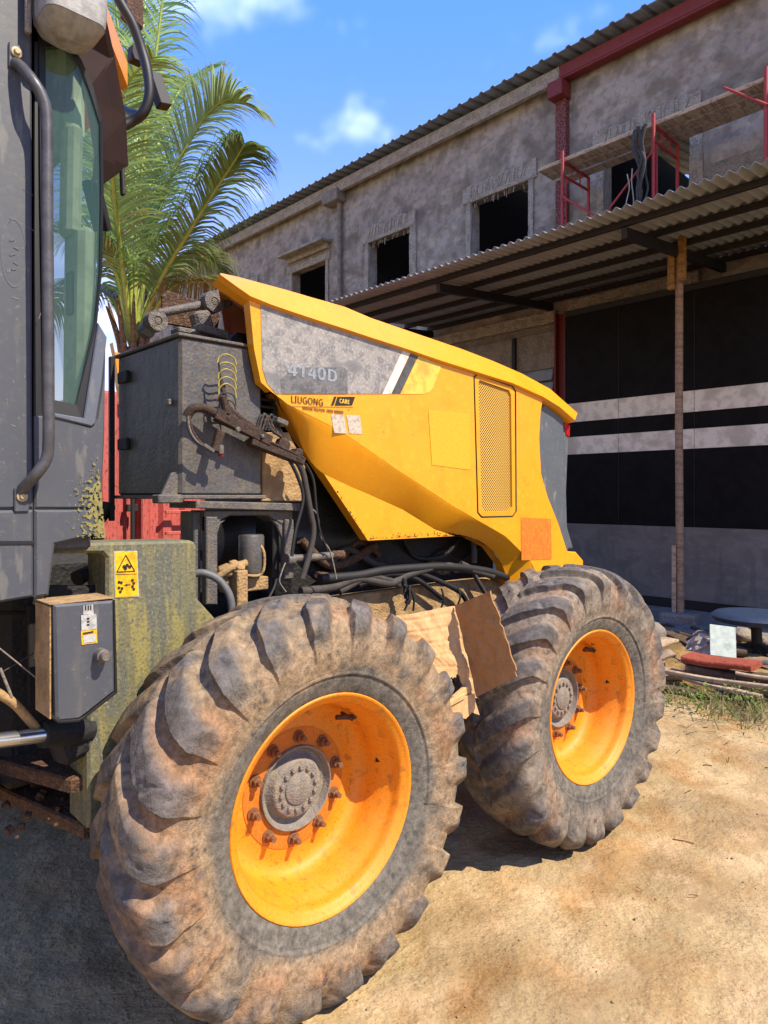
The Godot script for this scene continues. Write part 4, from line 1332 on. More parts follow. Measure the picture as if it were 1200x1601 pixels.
	dz.call("sticker", [Vector2(1.747, 1.925), Vector2(1.813, 1.929), Vector2(1.830, 1.853), Vector2(1.763, 1.852)], M.sticker, zd)
	dz.call("sticker", [Vector2(1.827, 1.929), Vector2(1.900, 1.933), Vector2(1.914, 1.856), Vector2(1.844, 1.854)], M.sticker, zd)
	return b

# ---------------------------------------------------------------- cab
func ring_y(cx: float, cz: float, hx: float, hz: float, r: float, y: float) -> Array:
	var out := []
	for q in round_rect(hx, hz, r, 3): out.append(Vector3(cx + q.x, y, cz + q.y))
	return out

func make_cab(g: Node3D) -> void:
	var c := hold("cab", g)
	var zf := -1.90
	var xl := -0.75
	# skin of the near side
	side_plate("door_pillar", [Vector2(xl, 1.56), Vector2(xl, 2.98)] + [Vector2(0.563, 2.916), Vector2(0.564, 1.821), Vector2(0.567, 1.567)], zf, 0.06, M.cab_grey, c, 0.006)
	side_plate("lower_panel", [Vector2(0.569, 1.805), Vector2(0.620, 1.809), Vector2(0.712, 1.787), Vector2(0.726, 1.809), Vector2(0.741, 1.924), Vector2(0.750, 2.033), Vector2(0.748, 1.749), Vector2(0.738, 1.565), Vector2(0.569, 1.567)], zf, 0.05, M.cab_grey, c, 0.005)
	# pale bevel under the corner window
	side_plate("window_bevel", [Vector2(0.615, 1.815), Vector2(0.690, 1.808), Vector2(0.729, 2.070), Vector2(0.752, 2.034), Vector2(0.738, 1.906), Vector2(0.721, 1.796), Vector2(0.711, 1.787), Vector2(0.615, 1.804)], zf + 0.006, 0.03, mat("bevel_grey", Color(1.25, 1.27, 1.3), 0.4, T.grey, 1.0), c, 0.003)
	side_plate("door_seal", [Vector2(0.564, 2.917), Vector2(0.575, 2.923), Vector2(0.587, 2.731), Vector2(0.587, 1.823), Vector2(0.615, 1.809), Vector2(0.569, 1.805), Vector2(0.569, 1.567), Vector2(0.566, 1.567)], zf - 0.022, 0.03, M.black, c, 0.002)
	side_plate("door_jamb", [Vector2(0.572, 2.773), Vector2(0.600, 2.786), Vector2(0.600, 1.824), Vector2(0.615, 1.805), Vector2(0.569, 1.802)], zf - 0.012, 0.03, M.black, c, 0.002)
	# window seal and glass
	var outer := [Vector2(0.581, 2.802), Vector2(0.641, 2.813), Vector2(0.687, 2.771), Vector2(0.719, 2.710), Vector2(0.743, 2.633), Vector2(0.747, 2.432), Vector2(0.743, 2.221), Vector2(0.729, 2.068), Vector2(0.689, 1.806), Vector2(0.615, 1.815), Vector2(0.593, 1.823), Vector2(0.584, 2.383)]
	var inner := [Vector2(0.593, 2.763), Vector2(0.647, 2.794), Vector2(0.684, 2.756), Vector2(0.711, 2.698), Vector2(0.738, 2.622), Vector2(0.741, 2.431), Vector2(0.738, 2.220), Vector2(0.724, 2.073), Vector2(0.675, 1.844), Vector2(0.619, 1.851), Vector2(0.603, 1.857), Vector2(0.593, 2.386)]
	var sf := mb()
	sf.set_smooth_group(-1)
	for i in outer.size():
		var j := (i + 1) % outer.size()
		var P := func(q: Vector2, z: float) -> Vector3: return Vector3(q.x, q.y, z)
		quad(sf, P.call(outer[i], zf - 0.004), P.call(outer[j], zf - 0.004), P.call(inner[j], zf - 0.008), P.call(inner[i], zf - 0.008), Vector3.BACK)
		quad(sf, P.call(inner[i], zf - 0.008), P.call(inner[j], zf - 0.008), P.call(inner[j], zf - 0.03), P.call(inner[i], zf - 0.03), Vector3.UP)
		quad(sf, P.call(outer[i], zf - 0.004), P.call(outer[j], zf - 0.004), P.call(outer[j], zf - 0.03), P.call(outer[i], zf - 0.03), Vector3.RIGHT)
	obj("window_seal", sf, M.black, c)
	var gl := mb()
	flat(gl, inner, Vector3(0, 0, zf - 0.014), Vector3.RIGHT, Vector3.UP, Vector3.BACK)
	obj("window_pane", gl, M.glass, c)
	# faded oval emblem and scuffs on the pillar
	var em := mb()
	var ec := Vector3(0.520, 2.211, -1.899)
	em.set_smooth_group(-1)
	for k in 36:
		var a0 := TAU * k / 36
		var a1 := TAU * (k + 1) / 36
		var p := func(t: float, s: float) -> Vector3: return ec + Vector3(cos(t) * 0.030 * s, sin(t) * 0.088 * s, 0)
		quad(em, p.call(a0, 1.0), p.call(a1, 1.0), p.call(a1, 0.93), p.call(a0, 0.93), Vector3.BACK)
	for q in [[-0.004, 0.03, 0.012, 0.004, 0.5], [0.006, 0.012, 0.012, 0.004, -0.4], [-0.003, -0.006, 0.014, 0.004, 0.5], [0.004, -0.026, 0.012, 0.004, -0.4], [0.0, -0.042, 0.01, 0.004, 0.3]]:
		bx(em, ec + Vector3(q[0], q[1], 0), Vector3(q[2], q[3], 0.001), Basis(Vector3.BACK, q[4]), 0.0)
	obj("emblem", em, mat("emblem_grey", Color(0.30, 0.31, 0.33), 0.6), c)
	rng.seed = 71
	for k in 16:
		var sc := mb()
		var p0 := Vector3(rng.randf_range(0.50, 0.575), rng.randf_range(1.62, 2.7), zf + 0.0006) if k < 11 else Vector3(rng.randf_range(0.60, 0.72), rng.randf_range(1.6, 1.75), zf + 0.0006)
		var l := rng.randf_range(0.006, 0.035)
		var an := rng.randf_range(-0.4, 0.4) + (PI / 2 if k % 2 == 0 else 0.0)
		bar(sc, p0, p0 + Vector3(cos(an), sin(an), 0) * l, rng.randf_range(0.0008, 0.002), 0.0008, Vector3.BACK, 0.0)
		obj("scratch", sc, M.hub, c)
	# skirt under the seam
	side_plate("skirt", [Vector2(xl, 1.555)] + [Vector2(0.566, 1.564), Vector2(0.566, 1.341), Vector2(0.489, 1.335)] + [Vector2(xl, 1.40)], zf + 0.002, 0.08, M.cab_grey, c, 0.006)
	side_plate("skirt", [Vector2(0.568, 1.564), Vector2(0.736, 1.562), Vector2(0.726, 1.494), Vector2(0.619, 1.473), Vector2(0.603, 1.341), Vector2(0.568, 1.339)], zf + 0.002, 0.07, M.cab_grey, c, 0.006)
	side_plate("skirt_groove", [Vector2(0.433, 1.491), Vector2(0.566, 1.485), Vector2(0.566, 1.474), Vector2(0.433, 1.479)], zf + 0.004, 0.01, M.black, c, 0.001)
	var cl := mb()
	bx(cl, Vector3(0.737, 1.489, -1.920), Vector3(0.03, 0.02, 0.03))
	obj("skirt_clip", cl, M.black, c)
	# body behind: floor, far side with a window, roof lining, rear posts
	var bd := mb()
	bx(bd, Vector3(0.0, 1.5, -2.72), Vector3(1.46, 0.10, 1.55), Basis(), 0.01)
	bx(bd, Vector3(0.0, 1.75, -3.52), Vector3(1.46, 0.44, 0.05), Basis(), 0.01)
	bx(bd, Vector3(0.70, 2.3, -3.50), Vector3(0.08, 1.2, 0.08), Basis(), 0.01)
	bx(bd, Vector3(-0.2, 2.3, -3.50), Vector3(0.08, 1.2, 0.08), Basis(), 0.01)
	bx(bd, Vector3(-0.70, 2.3, -3.50), Vector3(0.08, 1.2, 0.08), Basis(), 0.01)
	obj("body_shell", bd, M.cab_grey, c)
	var tr := mb()
	bx(tr, Vector3(0.715, 1.95, -2.0), Vector3(0.05, 0.78, 0.13), Basis(Vector3.RIGHT, 0.03), 0.02)
	bx(tr, Vector3(0.70, 1.68, -2.75), Vector3(0.05, 0.34, 1.4), Basis(), 0.02)
	bx(tr, Vector3(0.70, 2.2, -3.42), Vector3(0.05, 1.3, 0.14), Basis(), 0.02)
	bx(tr, Vector3(0.70, 2.80, -2.72), Vector3(0.05, 0.42, 1.5), Basis(), 0.02)
	bx(tr, Vector3(0.69, 2.47, -1.99), Vector3(0.04, 0.3, 0.08), Basis(Vector3.RIGHT, 0.05), 0.015)
	obj("rear_trim", tr, M.interior, c)
	var sl := mb()
	bx(sl, Vector3(0.685, 2.16, -1.985), Vector3(0.012, 0.12, 0.035), Basis(), 0.004)
	obj("latch_plate", sl, M.seat, c)
	var rg := mb()
	flat(rg, [Vector2(-2.07, 1.84), Vector2(-3.36, 1.84), Vector2(-3.36, 2.60), Vector2(-2.07, 2.60)], Vector3(0.72, 0, 0), Vector3.BACK, Vector3.UP, Vector3.RIGHT)
	obj("window_pane", rg, M.glass, c)
	var se := mb()
	loft(se, [ring_y(0.36, -2.7, 0.09, 0.22, 0.05, 1.95), ring_y(0.42, -2.7, 0.08, 0.24, 0.05, 2.3), ring_y(0.46, -2.7, 0.06, 0.2, 0.05, 2.42)])
	loft(se, [ring_y(0.62, -2.10, 0.015, 0.03, 0.012, 2.27), ring_y(0.62, -2.10, 0.025, 0.06, 0.02, 2.31), ring_y(0.62, -2.10, 0.025, 0.065, 0.02, 2.37), ring_y(0.62, -2.10, 0.015, 0.035, 0.01, 2.42)])
	loft(se, [ring_y(0.16, -2.7, 0.24, 0.24, 0.06, 1.84), ring_y(0.14, -2.7, 0.27, 0.26, 0.06, 1.92), ring_y(0.14, -2.7, 0.25, 0.24, 0.05, 1.98)])
	obj("seat", se, M.seat, c)
	# roof with a dark orange underside, chamfered at the rear corner
	var rp := mb()
	var roof_poly := [Vector2(-0.78, -1.86), Vector2(0.70, -1.86), Vector2(0.94, -2.20), Vector2(0.96, -3.3), Vector2(0.72, -3.62), Vector2(-0.78, -3.62)]
	prism(rp, roof_poly, Vector3(0, 3.02, 0), Vector3.RIGHT, Vector3.BACK, Vector3.UP, 0.09, 0.015)
	obj("roof", rp, M.yellow, c)
	var rl := mb()
	prism(rl, [Vector2(-0.7, -1.95), Vector2(0.66, -1.95), Vector2(0.72, -2.3), Vector2(0.72, -3.5), Vector2(-0.7, -3.5)], Vector3(0, 2.925, 0), Vector3.RIGHT, Vector3.BACK, Vector3.UP, 0.06, 0.005)
	obj("roof_lining", rl, M.interior, c)
	# sloping rear visor under the roof edge
	var vs := mb()
	vs.set_smooth_group(-1)
	var va := [Vector3(0.66, 2.86, -1.93), Vector3(0.72, 2.72, -1.97), Vector3(0.78, 2.60, -2.06), Vector3(0.80, 2.52, -2.14)]
	var vb := [Vector3(0.72, 2.935, -1.88), Vector3(0.80, 2.86, -1.99), Vector3(0.88, 2.76, -2.10), Vector3(0.93, 2.66, -2.20)]
	for i in 3:
		quad(vs, va[i], va[i + 1], vb[i + 1], vb[i], Vector3(-1, -1, 0))
		quad(vs, va[i] + Vector3(0.02, 0.02, -0.02), va[i + 1] + Vector3(0.02, 0.02, -0.02), vb[i + 1] + Vector3(0.012, 0.012, 0), vb[i] + Vector3(0.012, 0.012, 0), Vector3(1, 1, 0))
		quad(vs, vb[i], vb[i + 1], vb[i + 1] + Vector3(0.012, 0.012, 0), vb[i] + Vector3(0.012, 0.012, 0), Vector3(0.5, 0, 1))
	quad(vs, va[3], vb[3], vb[3] + Vector3(0.012, 0.012, 0), va[3] + Vector3(0.02, 0.02, -0.02), Vector3.DOWN)
	obj("visor", vs, mat("visor_shaded", Color(0.17, 0.08, 0.035), 0.75, T.blotch, 2.0), c)  # dark brown puts the shade under the orange roof edge into the colour
	var vk := mb()
	bar(vk, Vector3(0.80, 2.56, -2.14), Vector3(0.86, 2.44, -2.20), 0.05, 0.03)
	bar(vk, Vector3(0.92, 2.68, -2.2), Vector3(0.925, 2.57, -2.2), 0.02, 0.012)
	obj("visor_hook", vk, M.iron_dark, c)
	# grab handle
	var gh := mb()
	tube(gh, curve([Vector3(0.524, 2.685, -1.895), Vector3(0.530, 2.667, -1.870), Vector3(0.548, 2.626, -1.840), Vector3(0.567, 2.593, -1.835), Vector3(0.578, 2.537, -1.835), Vector3(0.579, 2.313, -1.835), Vector3(0.581, 2.073, -1.835), Vector3(0.582, 1.849, -1.835), Vector3(0.582, 1.736, -1.835), Vector3(0.578, 1.691, -1.840), Vector3(0.557, 1.653, -1.850), Vector3(0.540, 1.621, -1.885), Vector3(0.536, 1.605, -1.900)], 4), 0.0145, 12)
	obj("grab_handle", gh, mat("handle_grey", Color(0.29, 0.285, 0.29), 0.42, T.blotch, 4.0, T.grain, 0.015), c)
	for p in [Vector3(0.524, 2.711, -1.896), Vector3(0.537, 1.598, -1.896)]:
		var ft := mb()
		bx(ft, p + Vector3(0, -0.008, 0), Vector3(0.034, 0.062, 0.008), Basis(), 0.003)
		obj("handle_foot", ft, M.cab_grey, c)
		var bt := mb()
		lathe(bt, [Vector2(0.0, 0.012), Vector2(0.006, 0.012), Vector2(0.0075, 0.009), Vector2(0.008, 0.006), Vector2(0.013, 0.005), Vector2(0.0135, 0.0)], p + Vector3(0, 0, 0.004), Basis(), 14)
		obj("handle_bolt", bt, mat("bolt_cream", Color(0.62, 0.55, 0.40), 0.5), c)
	# old yellow overspray along the worn corner of the panel
	var ow := mb()
	ow.set_smooth_group(-1)
	var on := FastNoiseLite.new()
	on.seed = 2
	on.frequency = 70.0
	on.fractal_octaves = 4
	var step := 0.0025
	for i in 46:
		for j in 100:
			var x := 0.745 - i * step
			var y := 1.485 + j * step
			var edge := 0.740 - 0.02 * clampf((y - 1.56) / 0.2, -0.6, 1.0)
			if x > edge: continue
			var k := (edge - x) / 0.10 + maxf(0.0, (y - 1.60) / 0.13)
			if on.get_noise_2d(x, y) * 0.9 + 0.30 > k * 0.9:
				quad(ow, Vector3(x, y, zf + 0.0045), Vector3(x + step, y, zf + 0.0045), Vector3(x + step, y + step, zf + 0.0045), Vector3(x, y + step, zf + 0.0045), Vector3.BACK)
	obj("paint_overspray", ow, mat("overspray", Color(0.50, 0.47, 0.25), 0.7, T.blotch, 6.0), c)
	# work lamp under the roof edge
	var lm := mb()
	var cx := 0.635
	loft(lm, [ring_y(cx, -1.84, 0.075, 0.07, 0.03, 3.02), ring_y(cx, -1.84, 0.078, 0.072, 0.03, 2.88), ring_y(cx, -1.84, 0.077, 0.071, 0.03, 2.83), ring_y(cx, -1.84, 0.074, 0.069, 0.03, 2.80)])
	loft(lm, [ring_y(cx, -1.84, 0.073, 0.068, 0.03, 2.799), ring_y(cx, -1.85, 0.058, 0.054, 0.025, 2.778), ring_y(cx, -1.86, 0.03, 0.028, 0.015, 2.765)])
	obj("lamp_housing", lm, mat("lamp_grey", Color(0.58, 0.575, 0.56), 0.55, T.blotch, 4.0, T.grain, 0.03), c)
	var lp := mb()
	bx(lp, Vector3(0.655, 2.925, -1.766), Vector3(0.062, 0.085, 0.012), Basis(), 0.004)
	obj("lamp_plate", lp, M.plaster_pale, c)
	for p in [Vector2(0.641, 2.903), Vector2(0.670, 2.903), Vector2(0.641, 2.94), Vector2(0.670, 2.925)]:
		var r := mb()
		lathe(r, [Vector2(0.009, 0.0), Vector2(0.009, 0.004), Vector2(0.006, 0.005), Vector2(0.005, 0.001), Vector2(0.0, 0.001)], Vector3(p.x, p.y, -1.761), Basis(), 12)
		obj("lamp_screw", r, M.iron_dark, c)
	var hg := mb()
	bar(hg, Vector3(0.545, 3.0, -1.872), Vector3(0.545, 2.76, -1.872), 0.016, 0.014, Vector3.RIGHT)
	obj("door_hinge", hg, M.hub, c)
	# mirror arm beyond the rear corner
	var ma := mb()
	tube(ma, curve([Vector3(0.948, 3.330, -2.339), Vector3(0.974, 3.276, -2.328), Vector3(1.011, 3.220, -2.321), Vector3(1.042, 3.144, -2.319), Vector3(1.056, 3.067, -2.305), Vector3(1.060, 2.989, -2.302), Vector3(1.045, 2.931, -2.316), Vector3(1.016, 2.900, -2.343), Vector3(0.976, 2.867, -2.354)], 5), 0.0175, 10)
	tube(ma, [Vector3(1.046, 2.923, -2.329), Vector3(1.057, 2.987, -2.443), Vector3(1.056, 3.028, -2.513)], 0.014, 8)
	obj("mirror_arm", ma, M.black, c)
	var mk := mb()
	bar(mk, Vector3(1.093, 3.090, -2.339), Vector3(1.121, 2.977, -2.313), 0.04, 0.045, Vector3.RIGHT)
	bx(mk, Vector3(1.047, 3.158, -2.383), Vector3(0.045, 0.05, 0.04))
	obj("mirror_clamp", mk, M.hose, c)
	var mx := mb()
	bx(mx, Vector3(1.101, 3.432, -2.539), Vector3(0.09, 0.13, 0.05), Basis(Vector3.UP, 0.5), 0.012)
	obj("marker_box", mx, M.rust, c)
	# loose wire hanging along the visor
	var wr := mb()
	tube(wr, curve([Vector3(0.784, 2.953, -2.081), Vector3(0.809, 2.910, -2.098), Vector3(0.849, 2.890, -2.116), Vector3(0.884, 2.864, -2.124), Vector3(0.917, 2.869, -2.162)], 4), 0.0018, 5)
	obj("loose_wire", wr, M.white_sheet, c)

# ---------------------------------------------------------------- tank, stand, engine bay
func wire(pts: Array, r: float, m: Material, parent: Node, called := "wire", sides := 6) -> void:
	var st := mb()
	tube(st, curve(pts, 5), r, sides)
	obj(called, st, m, parent)

func make_tank(g: Node3D) -> void:
	var t := hold("oil_tank", g)
	var st := mb()
	bx(st, Vector3(1.289, 1.875, -2.46), Vector3(0.334, 0.55, 0.52), Basis(), 0.01)
	obj("tank_body", st, M.tank_grey, t)
	var ld := mb()
	bx(ld, Vector3(1.30, 2.153, -2.465), Vector3(0.375, 0.012, 0.55), Basis(), 0.003)
	bx(ld, Vector3(1.29, 1.595, -2.465), Vector3(0.36, 0.014, 0.55), Basis(), 0.003)
	obj("tank_flange", ld, M.steel, t)
	var fo := mb()
	bx(fo, Vector3(1.083, 1.589, -2.210), Vector3(0.09, 0.03, 0.05))
	prism(fo, [Vector2(1.060, 1.598), Vector2(1.097, 1.676), Vector2(1.123, 1.688), Vector2(1.123, 1.593)], Vector3(0, 0, -2.212), Vector3.RIGHT, Vector3.UP, Vector3.BACK, 0.012, 0.002)
	obj("tank_foot", fo, M.steel, t)
	var lt := mb()
	bx(lt, Vector3(1.112, 1.925, -2.262), Vector3(0.012, 0.022, 0.034))
	obj("tank_latch", lt, M.hub, t)
	for y in [2.06, 1.80]:
		var h := mb()
		bx(h, Vector3(1.112, y, -2.64), Vector3(0.014, 0.045, 0.09))
		obj("tank_hinge", h, M.iron_dark, t)
	var ga := mb()
	bar(ga, Vector3(1.10, 2.15, -2.725), Vector3(1.10, 1.5, -2.725), 0.02, 0.02, Vector3.RIGHT)
	tube(ga, [Vector3(1.08, 1.56, -2.76), Vector3(1.06, 1.50, -2.74)], 0.05, 8, 0.02)
	obj("tank_bracket", ga, M.black, t)
	# linkage on the lid
	var lk := mb()
	var k1 := Vector3(1.151, 2.272, -2.420)
	var k2 := Vector3(1.389, 2.361, -2.420)
	tube(lk, [k1, k2], 0.016, 8)
	for p in [[Vector3(1.138, 2.240, -2.420), 0.038], [Vector3(1.358, 2.348, -2.400), 0.042]]:
		lathe(lk, [Vector2(0.0, 0.024), Vector2(0.012, 0.024), Vector2(0.014, 0.018), Vector2(0.016, 0.026), Vector2(p[1], 0.024), Vector2(p[1], -0.024), Vector2(0.0, -0.024)], p[0], Basis(), 18)
	bx(lk, Vector3(1.317, 2.255, -2.400), Vector3(0.07, 0.10, 0.06), Basis(Vector3.BACK, 0.3), 0.01)
	bx(lk, Vector3(1.338, 2.225, -2.380), Vector3(0.13, 0.03, 0.08), Basis(Vector3.BACK, -0.1), 0.006)
	bx(lk, Vector3(1.248, 2.214, -2.400), Vector3(0.09, 0.02, 0.07), Basis(), 0.004)
	bx(lk, Vector3(1.408, 2.375, -2.420), Vector3(0.08, 0.05, 0.08), Basis(Vector3.BACK, -0.3), 0.012)
	bx(lk, Vector3(1.130, 2.224, -2.460), Vector3(0.05, 0.08, 0.06), Basis(Vector3.BACK, -0.5), 0.01)
	obj("lid_linkage", lk, mat("linkage", Color(1.05, 1.0, 0.95), 0.7, T.steel, 2.5, T.lumps, 0.5), t)
	var pl := mb()
	prism(pl, [Vector2(1.228, 2.274), Vector2(1.228, 2.381), Vector2(1.250, 2.406), Vector2(1.440, 2.381), Vector2(1.484, 2.358), Vector2(1.469, 2.276)], Vector3(0, 0, -2.55), Vector3.RIGHT, Vector3.UP, Vector3.BACK, 0.012, 0.003)
	obj("curved_flap", pl, M.rust, t)
	var bk := mb()
	bx(bk, Vector3(1.60, 2.12, -2.75), Vector3(0.28, 0.28, 0.7), Basis(), 0.03)
	obj("air_box", bk, M.iron_dark, t)

func make_engine_bay(g: Node3D) -> void:
	var e := hold("engine_bay", g)
	# dark masses: engine block, radiator, frame rails, axle cases
	var bl := mb()
	bx(bl, Vector3(2.45, 1.45, -2.77), Vector3(1.5, 0.75, 0.7), Basis(), 0.05)
	bx(bl, Vector3(2.3, 1.05, -2.85), Vector3(2.2, 0.3, 0.5), Basis(), 0.03)
	bx(bl, Vector3(2.05, 1.62, -2.60), Vector3(0.5, 0.2, 0.3), Basis(), 0.03)
	obj("engine_block", bl, M.dark, e)
	var fr := mb()
	bx(fr, Vector3(2.3, 1.085, -2.32), Vector3(1.75, 0.16, 0.06), Basis(), 0.006)
	bx(fr, Vector3(2.3, 1.085, -3.22), Vector3(1.75, 0.16, 0.06), Basis(), 0.006)
	obj("frame_rail", fr, M.dusty, e)
	for x in [1.27, 2.775]:
		var ax := mb()
		tube(ax, [Vector3(x, 0.665, -1.99), Vector3(x, 0.665, -3.56)], 0.10, 12)
		lathe(ax, [Vector2(0.0, 0.10), Vector2(0.10, 0.10), Vector2(0.17, 0.08), Vector2(0.2, 0.02), Vector2(0.2, 0.0)], Vector3(x, 0.665, -2.12), Basis(), 16)
		obj("axle", ax, M.dark, e)
	var tc := mb()
	bx(tc, Vector3(2.02, 0.70, -2.2), Vector3(1.9, 0.34, 0.2), Basis(), 0.03)
	bx(tc, Vector3(2.02, 0.70, -3.34), Vector3(1.9, 0.34, 0.2), Basis(), 0.03)
	obj("chain_case", tc, M.dark, e)
	# tan side plate behind the tank, still bright in the sun
	side_plate("side_plate", [Vector2(1.473, 1.841), Vector2(1.598, 1.849), Vector2(1.679, 1.715), Vector2(1.673, 1.577), Vector2(1.473, 1.578)], -2.225, 0.03, M.dusty, e, 0.004)
	var rb := mb()
	bx(rb, Vector3(1.78, 1.49, -2.66), Vector3(0.7, 0.06, 0.05), Basis(), 0.005)
	obj("red_rail", rb, M.red_paint, e)
	# cooler fins right of the tank
	for k in 12:
		var fn := mb()
		bx(fn, Vector3(1.50, 1.80 + 0.028 * k, -2.30), Vector3(0.09, 0.009, 0.14), Basis(), 0.002)
		obj("cooler_fin", fn, M.iron_dark, e)
	var fp := mb()
	bx(fp, Vector3(1.47, 1.98, -2.25), Vector3(0.022, 0.42, 0.02), Basis(), 0.003)
	bx(fp, Vector3(1.545, 1.98, -2.25), Vector3(0.022, 0.42, 0.02), Basis(), 0.003)
	bx(fp, Vector3(1.52, 1.96, -2.42), Vector3(0.12, 0.5, 0.10), Basis(), 0.01)
	obj("cooler_frame", fp, M.dark, e)
	# stand under the tank
	var s := hold("tank_stand", g)
	var zs := -2.2
	var b1 := mb()
	prism(b1, [Vector2(1.168, 1.582), Vector2(1.613, 1.570), Vector2(1.613, 1.540), Vector2(1.168, 1.556)], Vector3(0, 0, zs + 0.03), Vector3.RIGHT, Vector3.UP, Vector3.BACK, 0.20, 0.003)
	obj("top_plate", b1, M.steel, s)
	side_plate("cross_beam", [Vector2(1.217, 1.548), Vector2(1.598, 1.543), Vector2(1.598, 1.508), Vector2(1.544, 1.489), Vector2(1.485, 1.525), Vector2(1.320, 1.528), Vector2(1.280, 1.511), Vector2(1.255, 1.475), Vector2(1.217, 1.476)], zs, 0.10, M.steel, s)
	side_plate("post", [Vector2(1.217, 1.526), Vector2(1.262, 1.525), Vector2(1.262, 1.212), Vector2(1.217, 1.217)], zs + 0.012, 0.03, M.steel, s)
	side_plate("post", [Vector2(1.192, 1.544), Vector2(1.219, 1.544), Vector2(1.219, 1.217), Vector2(1.192, 1.220)], zs - 0.03, 0.10, M.steel, s)
	side_plate("post", [Vector2(1.553, 1.509), Vector2(1.595, 1.508), Vector2(1.595, 1.276), Vector2(1.553, 1.279)], zs + 0.012, 0.03, M.steel, s)
	side_plate("post", [Vector2(1.526, 1.509), Vector2(1.556, 1.509), Vector2(1.556, 1.279), Vector2(1.526, 1.281)], zs - 0.03, 0.12, M.iron_dark, s)
	side_plate("gusset", [Vector2(1.262, 1.509), Vector2(1.309, 1.514), Vector2(1.283, 1.497), Vector2(1.262, 1.440)], zs - 0.004, 0.012, M.steel, s)
	side_plate("gusset", [Vector2(1.553, 1.501), Vector2(1.497, 1.510), Vector2(1.526, 1.485), Vector2(1.553, 1.427)], zs - 0.004, 0.012, M.steel, s)
	var rd := mb()
	tube(rd, [Vector3(1.552, 1.358, -2.170), Vector3(1.609, 1.357, -2.165), Vector3(1.765, 1.360, -2.160)], 0.016, 10)
	tube(rd, [Vector3(1.540, 1.354, -2.170), Vector3(1.576, 1.356, -2.170)], 0.024, 10)
	obj("step_bar", rd, M.steel, s)
	var rt := mb()
	tube(rt, [Vector3(1.761, 1.361, -2.160), Vector3(1.817, 1.360, -2.158)], 0.018, 10)
	obj("step_bar_tip", rt, M.rust, s)
	# filter with its bracket
	var fl := mb()
	lathe(fl, [Vector2(0.0, 0.15), Vector2(0.045, 0.148), Vector2(0.048, 0.14), Vector2(0.048, 0.02), Vector2(0.042, 0.0), Vector2(0.0, -0.006)], Vector3(1.434, 1.305, -2.240), Basis(Vector3.RIGHT, -PI / 2), 20)
	obj("fuel_filter", fl, M.tank_grey, e)
	var fb := mb()
	bx(fb, Vector3(1.456, 1.265, -2.260), Vector3(0.10, 0.05, 0.06), Basis(), 0.004)
	bx(fb, Vector3(1.354, 1.249, -2.200), Vector3(0.045, 0.16, 0.06), Basis(), 0.004)
	tube(fb, curve([Vector3(1.448, 1.415, -2.200), Vector3(1.458, 1.382, -2.190), Vector3(1.456, 1.324, -2.190), Vector3(1.440, 1.301, -2.200), Vector3(1.383, 1.306, -2.190)], 4), 0.006, 6)
	obj("filter_bracket", fb, M.dusty, e)
	var cl := mb()
	for q in [Vector3(1.298, 1.304, -2.240), Vector3(1.310, 1.325, -2.220), Vector3(1.342, 1.339, -2.220), Vector3(1.357, 1.331, -2.200), Vector3(1.317, 1.274, -2.240)]:
		bx(cl, q, Vector3(0.05, 0.035, 0.05), Basis(Vector3(0.3, 0.5, 0.8).normalized(), q.x * 40.0), 0.01)
	tube(cl, [Vector3(1.274, 1.301, -2.220), Vector3(1.320, 1.338, -2.200), Vector3(1.387, 1.352, -2.200)], 0.014, 8)
	obj("pipe_fitting", cl, M.dusty, e)
	# round reservoirs
	var rs := mb()
	tube(rs, [Vector3(1.42, 1.42, -2.52), Vector3(2.15, 1.40, -2.52)], 0.11, 20)
	obj("air_reservoir", rs, mat("reservoir", Color(0.16, 0.165, 0.17), 0.5, T.blotch, 2.0), e)
	# rusty arm hung across the tank
	var ar := hold("control_arm", g)
	var am := mb()
	tube(am, curve([Vector3(1.128, 1.867, -2.160), Vector3(1.141, 1.893, -2.150), Vector3(1.179, 1.900, -2.140), Vector3(1.227, 1.881, -2.130), Vector3(1.267, 1.868, -2.120)], 3), 0.017, 8)
	bar(am, Vector3(1.214, 1.883, -2.115), Vector3(1.439, 1.799, -2.115), 0.012, 0.04)
	bar(am, Vector3(1.237, 1.888, -2.155), Vector3(1.466, 1.803, -2.155), 0.012, 0.04)
	bar(am, Vector3(1.225, 1.866, -2.135), Vector3(1.587, 1.744, -2.135), 0.05, 0.010)
	bar(am, Vector3(1.359, 1.796, -2.135), Vector3(1.593, 1.730, -2.135), 0.045, 0.028)
	bx(am, Vector3(1.502, 1.780, -2.140), Vector3(0.05, 0.07, 0.05), Basis(Vector3.BACK, -0.4), 0.012)
	bx(am, Vector3(1.566, 1.753, -2.140), Vector3(0.035, 0.055, 0.06), Basis(Vector3.BACK, -0.5), 0.01)
	bx(am, Vector3(1.227, 1.788, -2.130), Vector3(0.03, 0.08, 0.03), Basis(Vector3.BACK, -0.3), 0.005)
	bx(am, Vector3(1.251, 1.909, -2.120), Vector3(0.022, 0.08, 0.022), Basis(Vector3.BACK, 0.25), 0.005)
	obj("arm", am, mat("arm_rust", Color(0.72, 0.74, 0.78), 0.85, T.rust, 3.0, T.lumps, 0.2), ar)
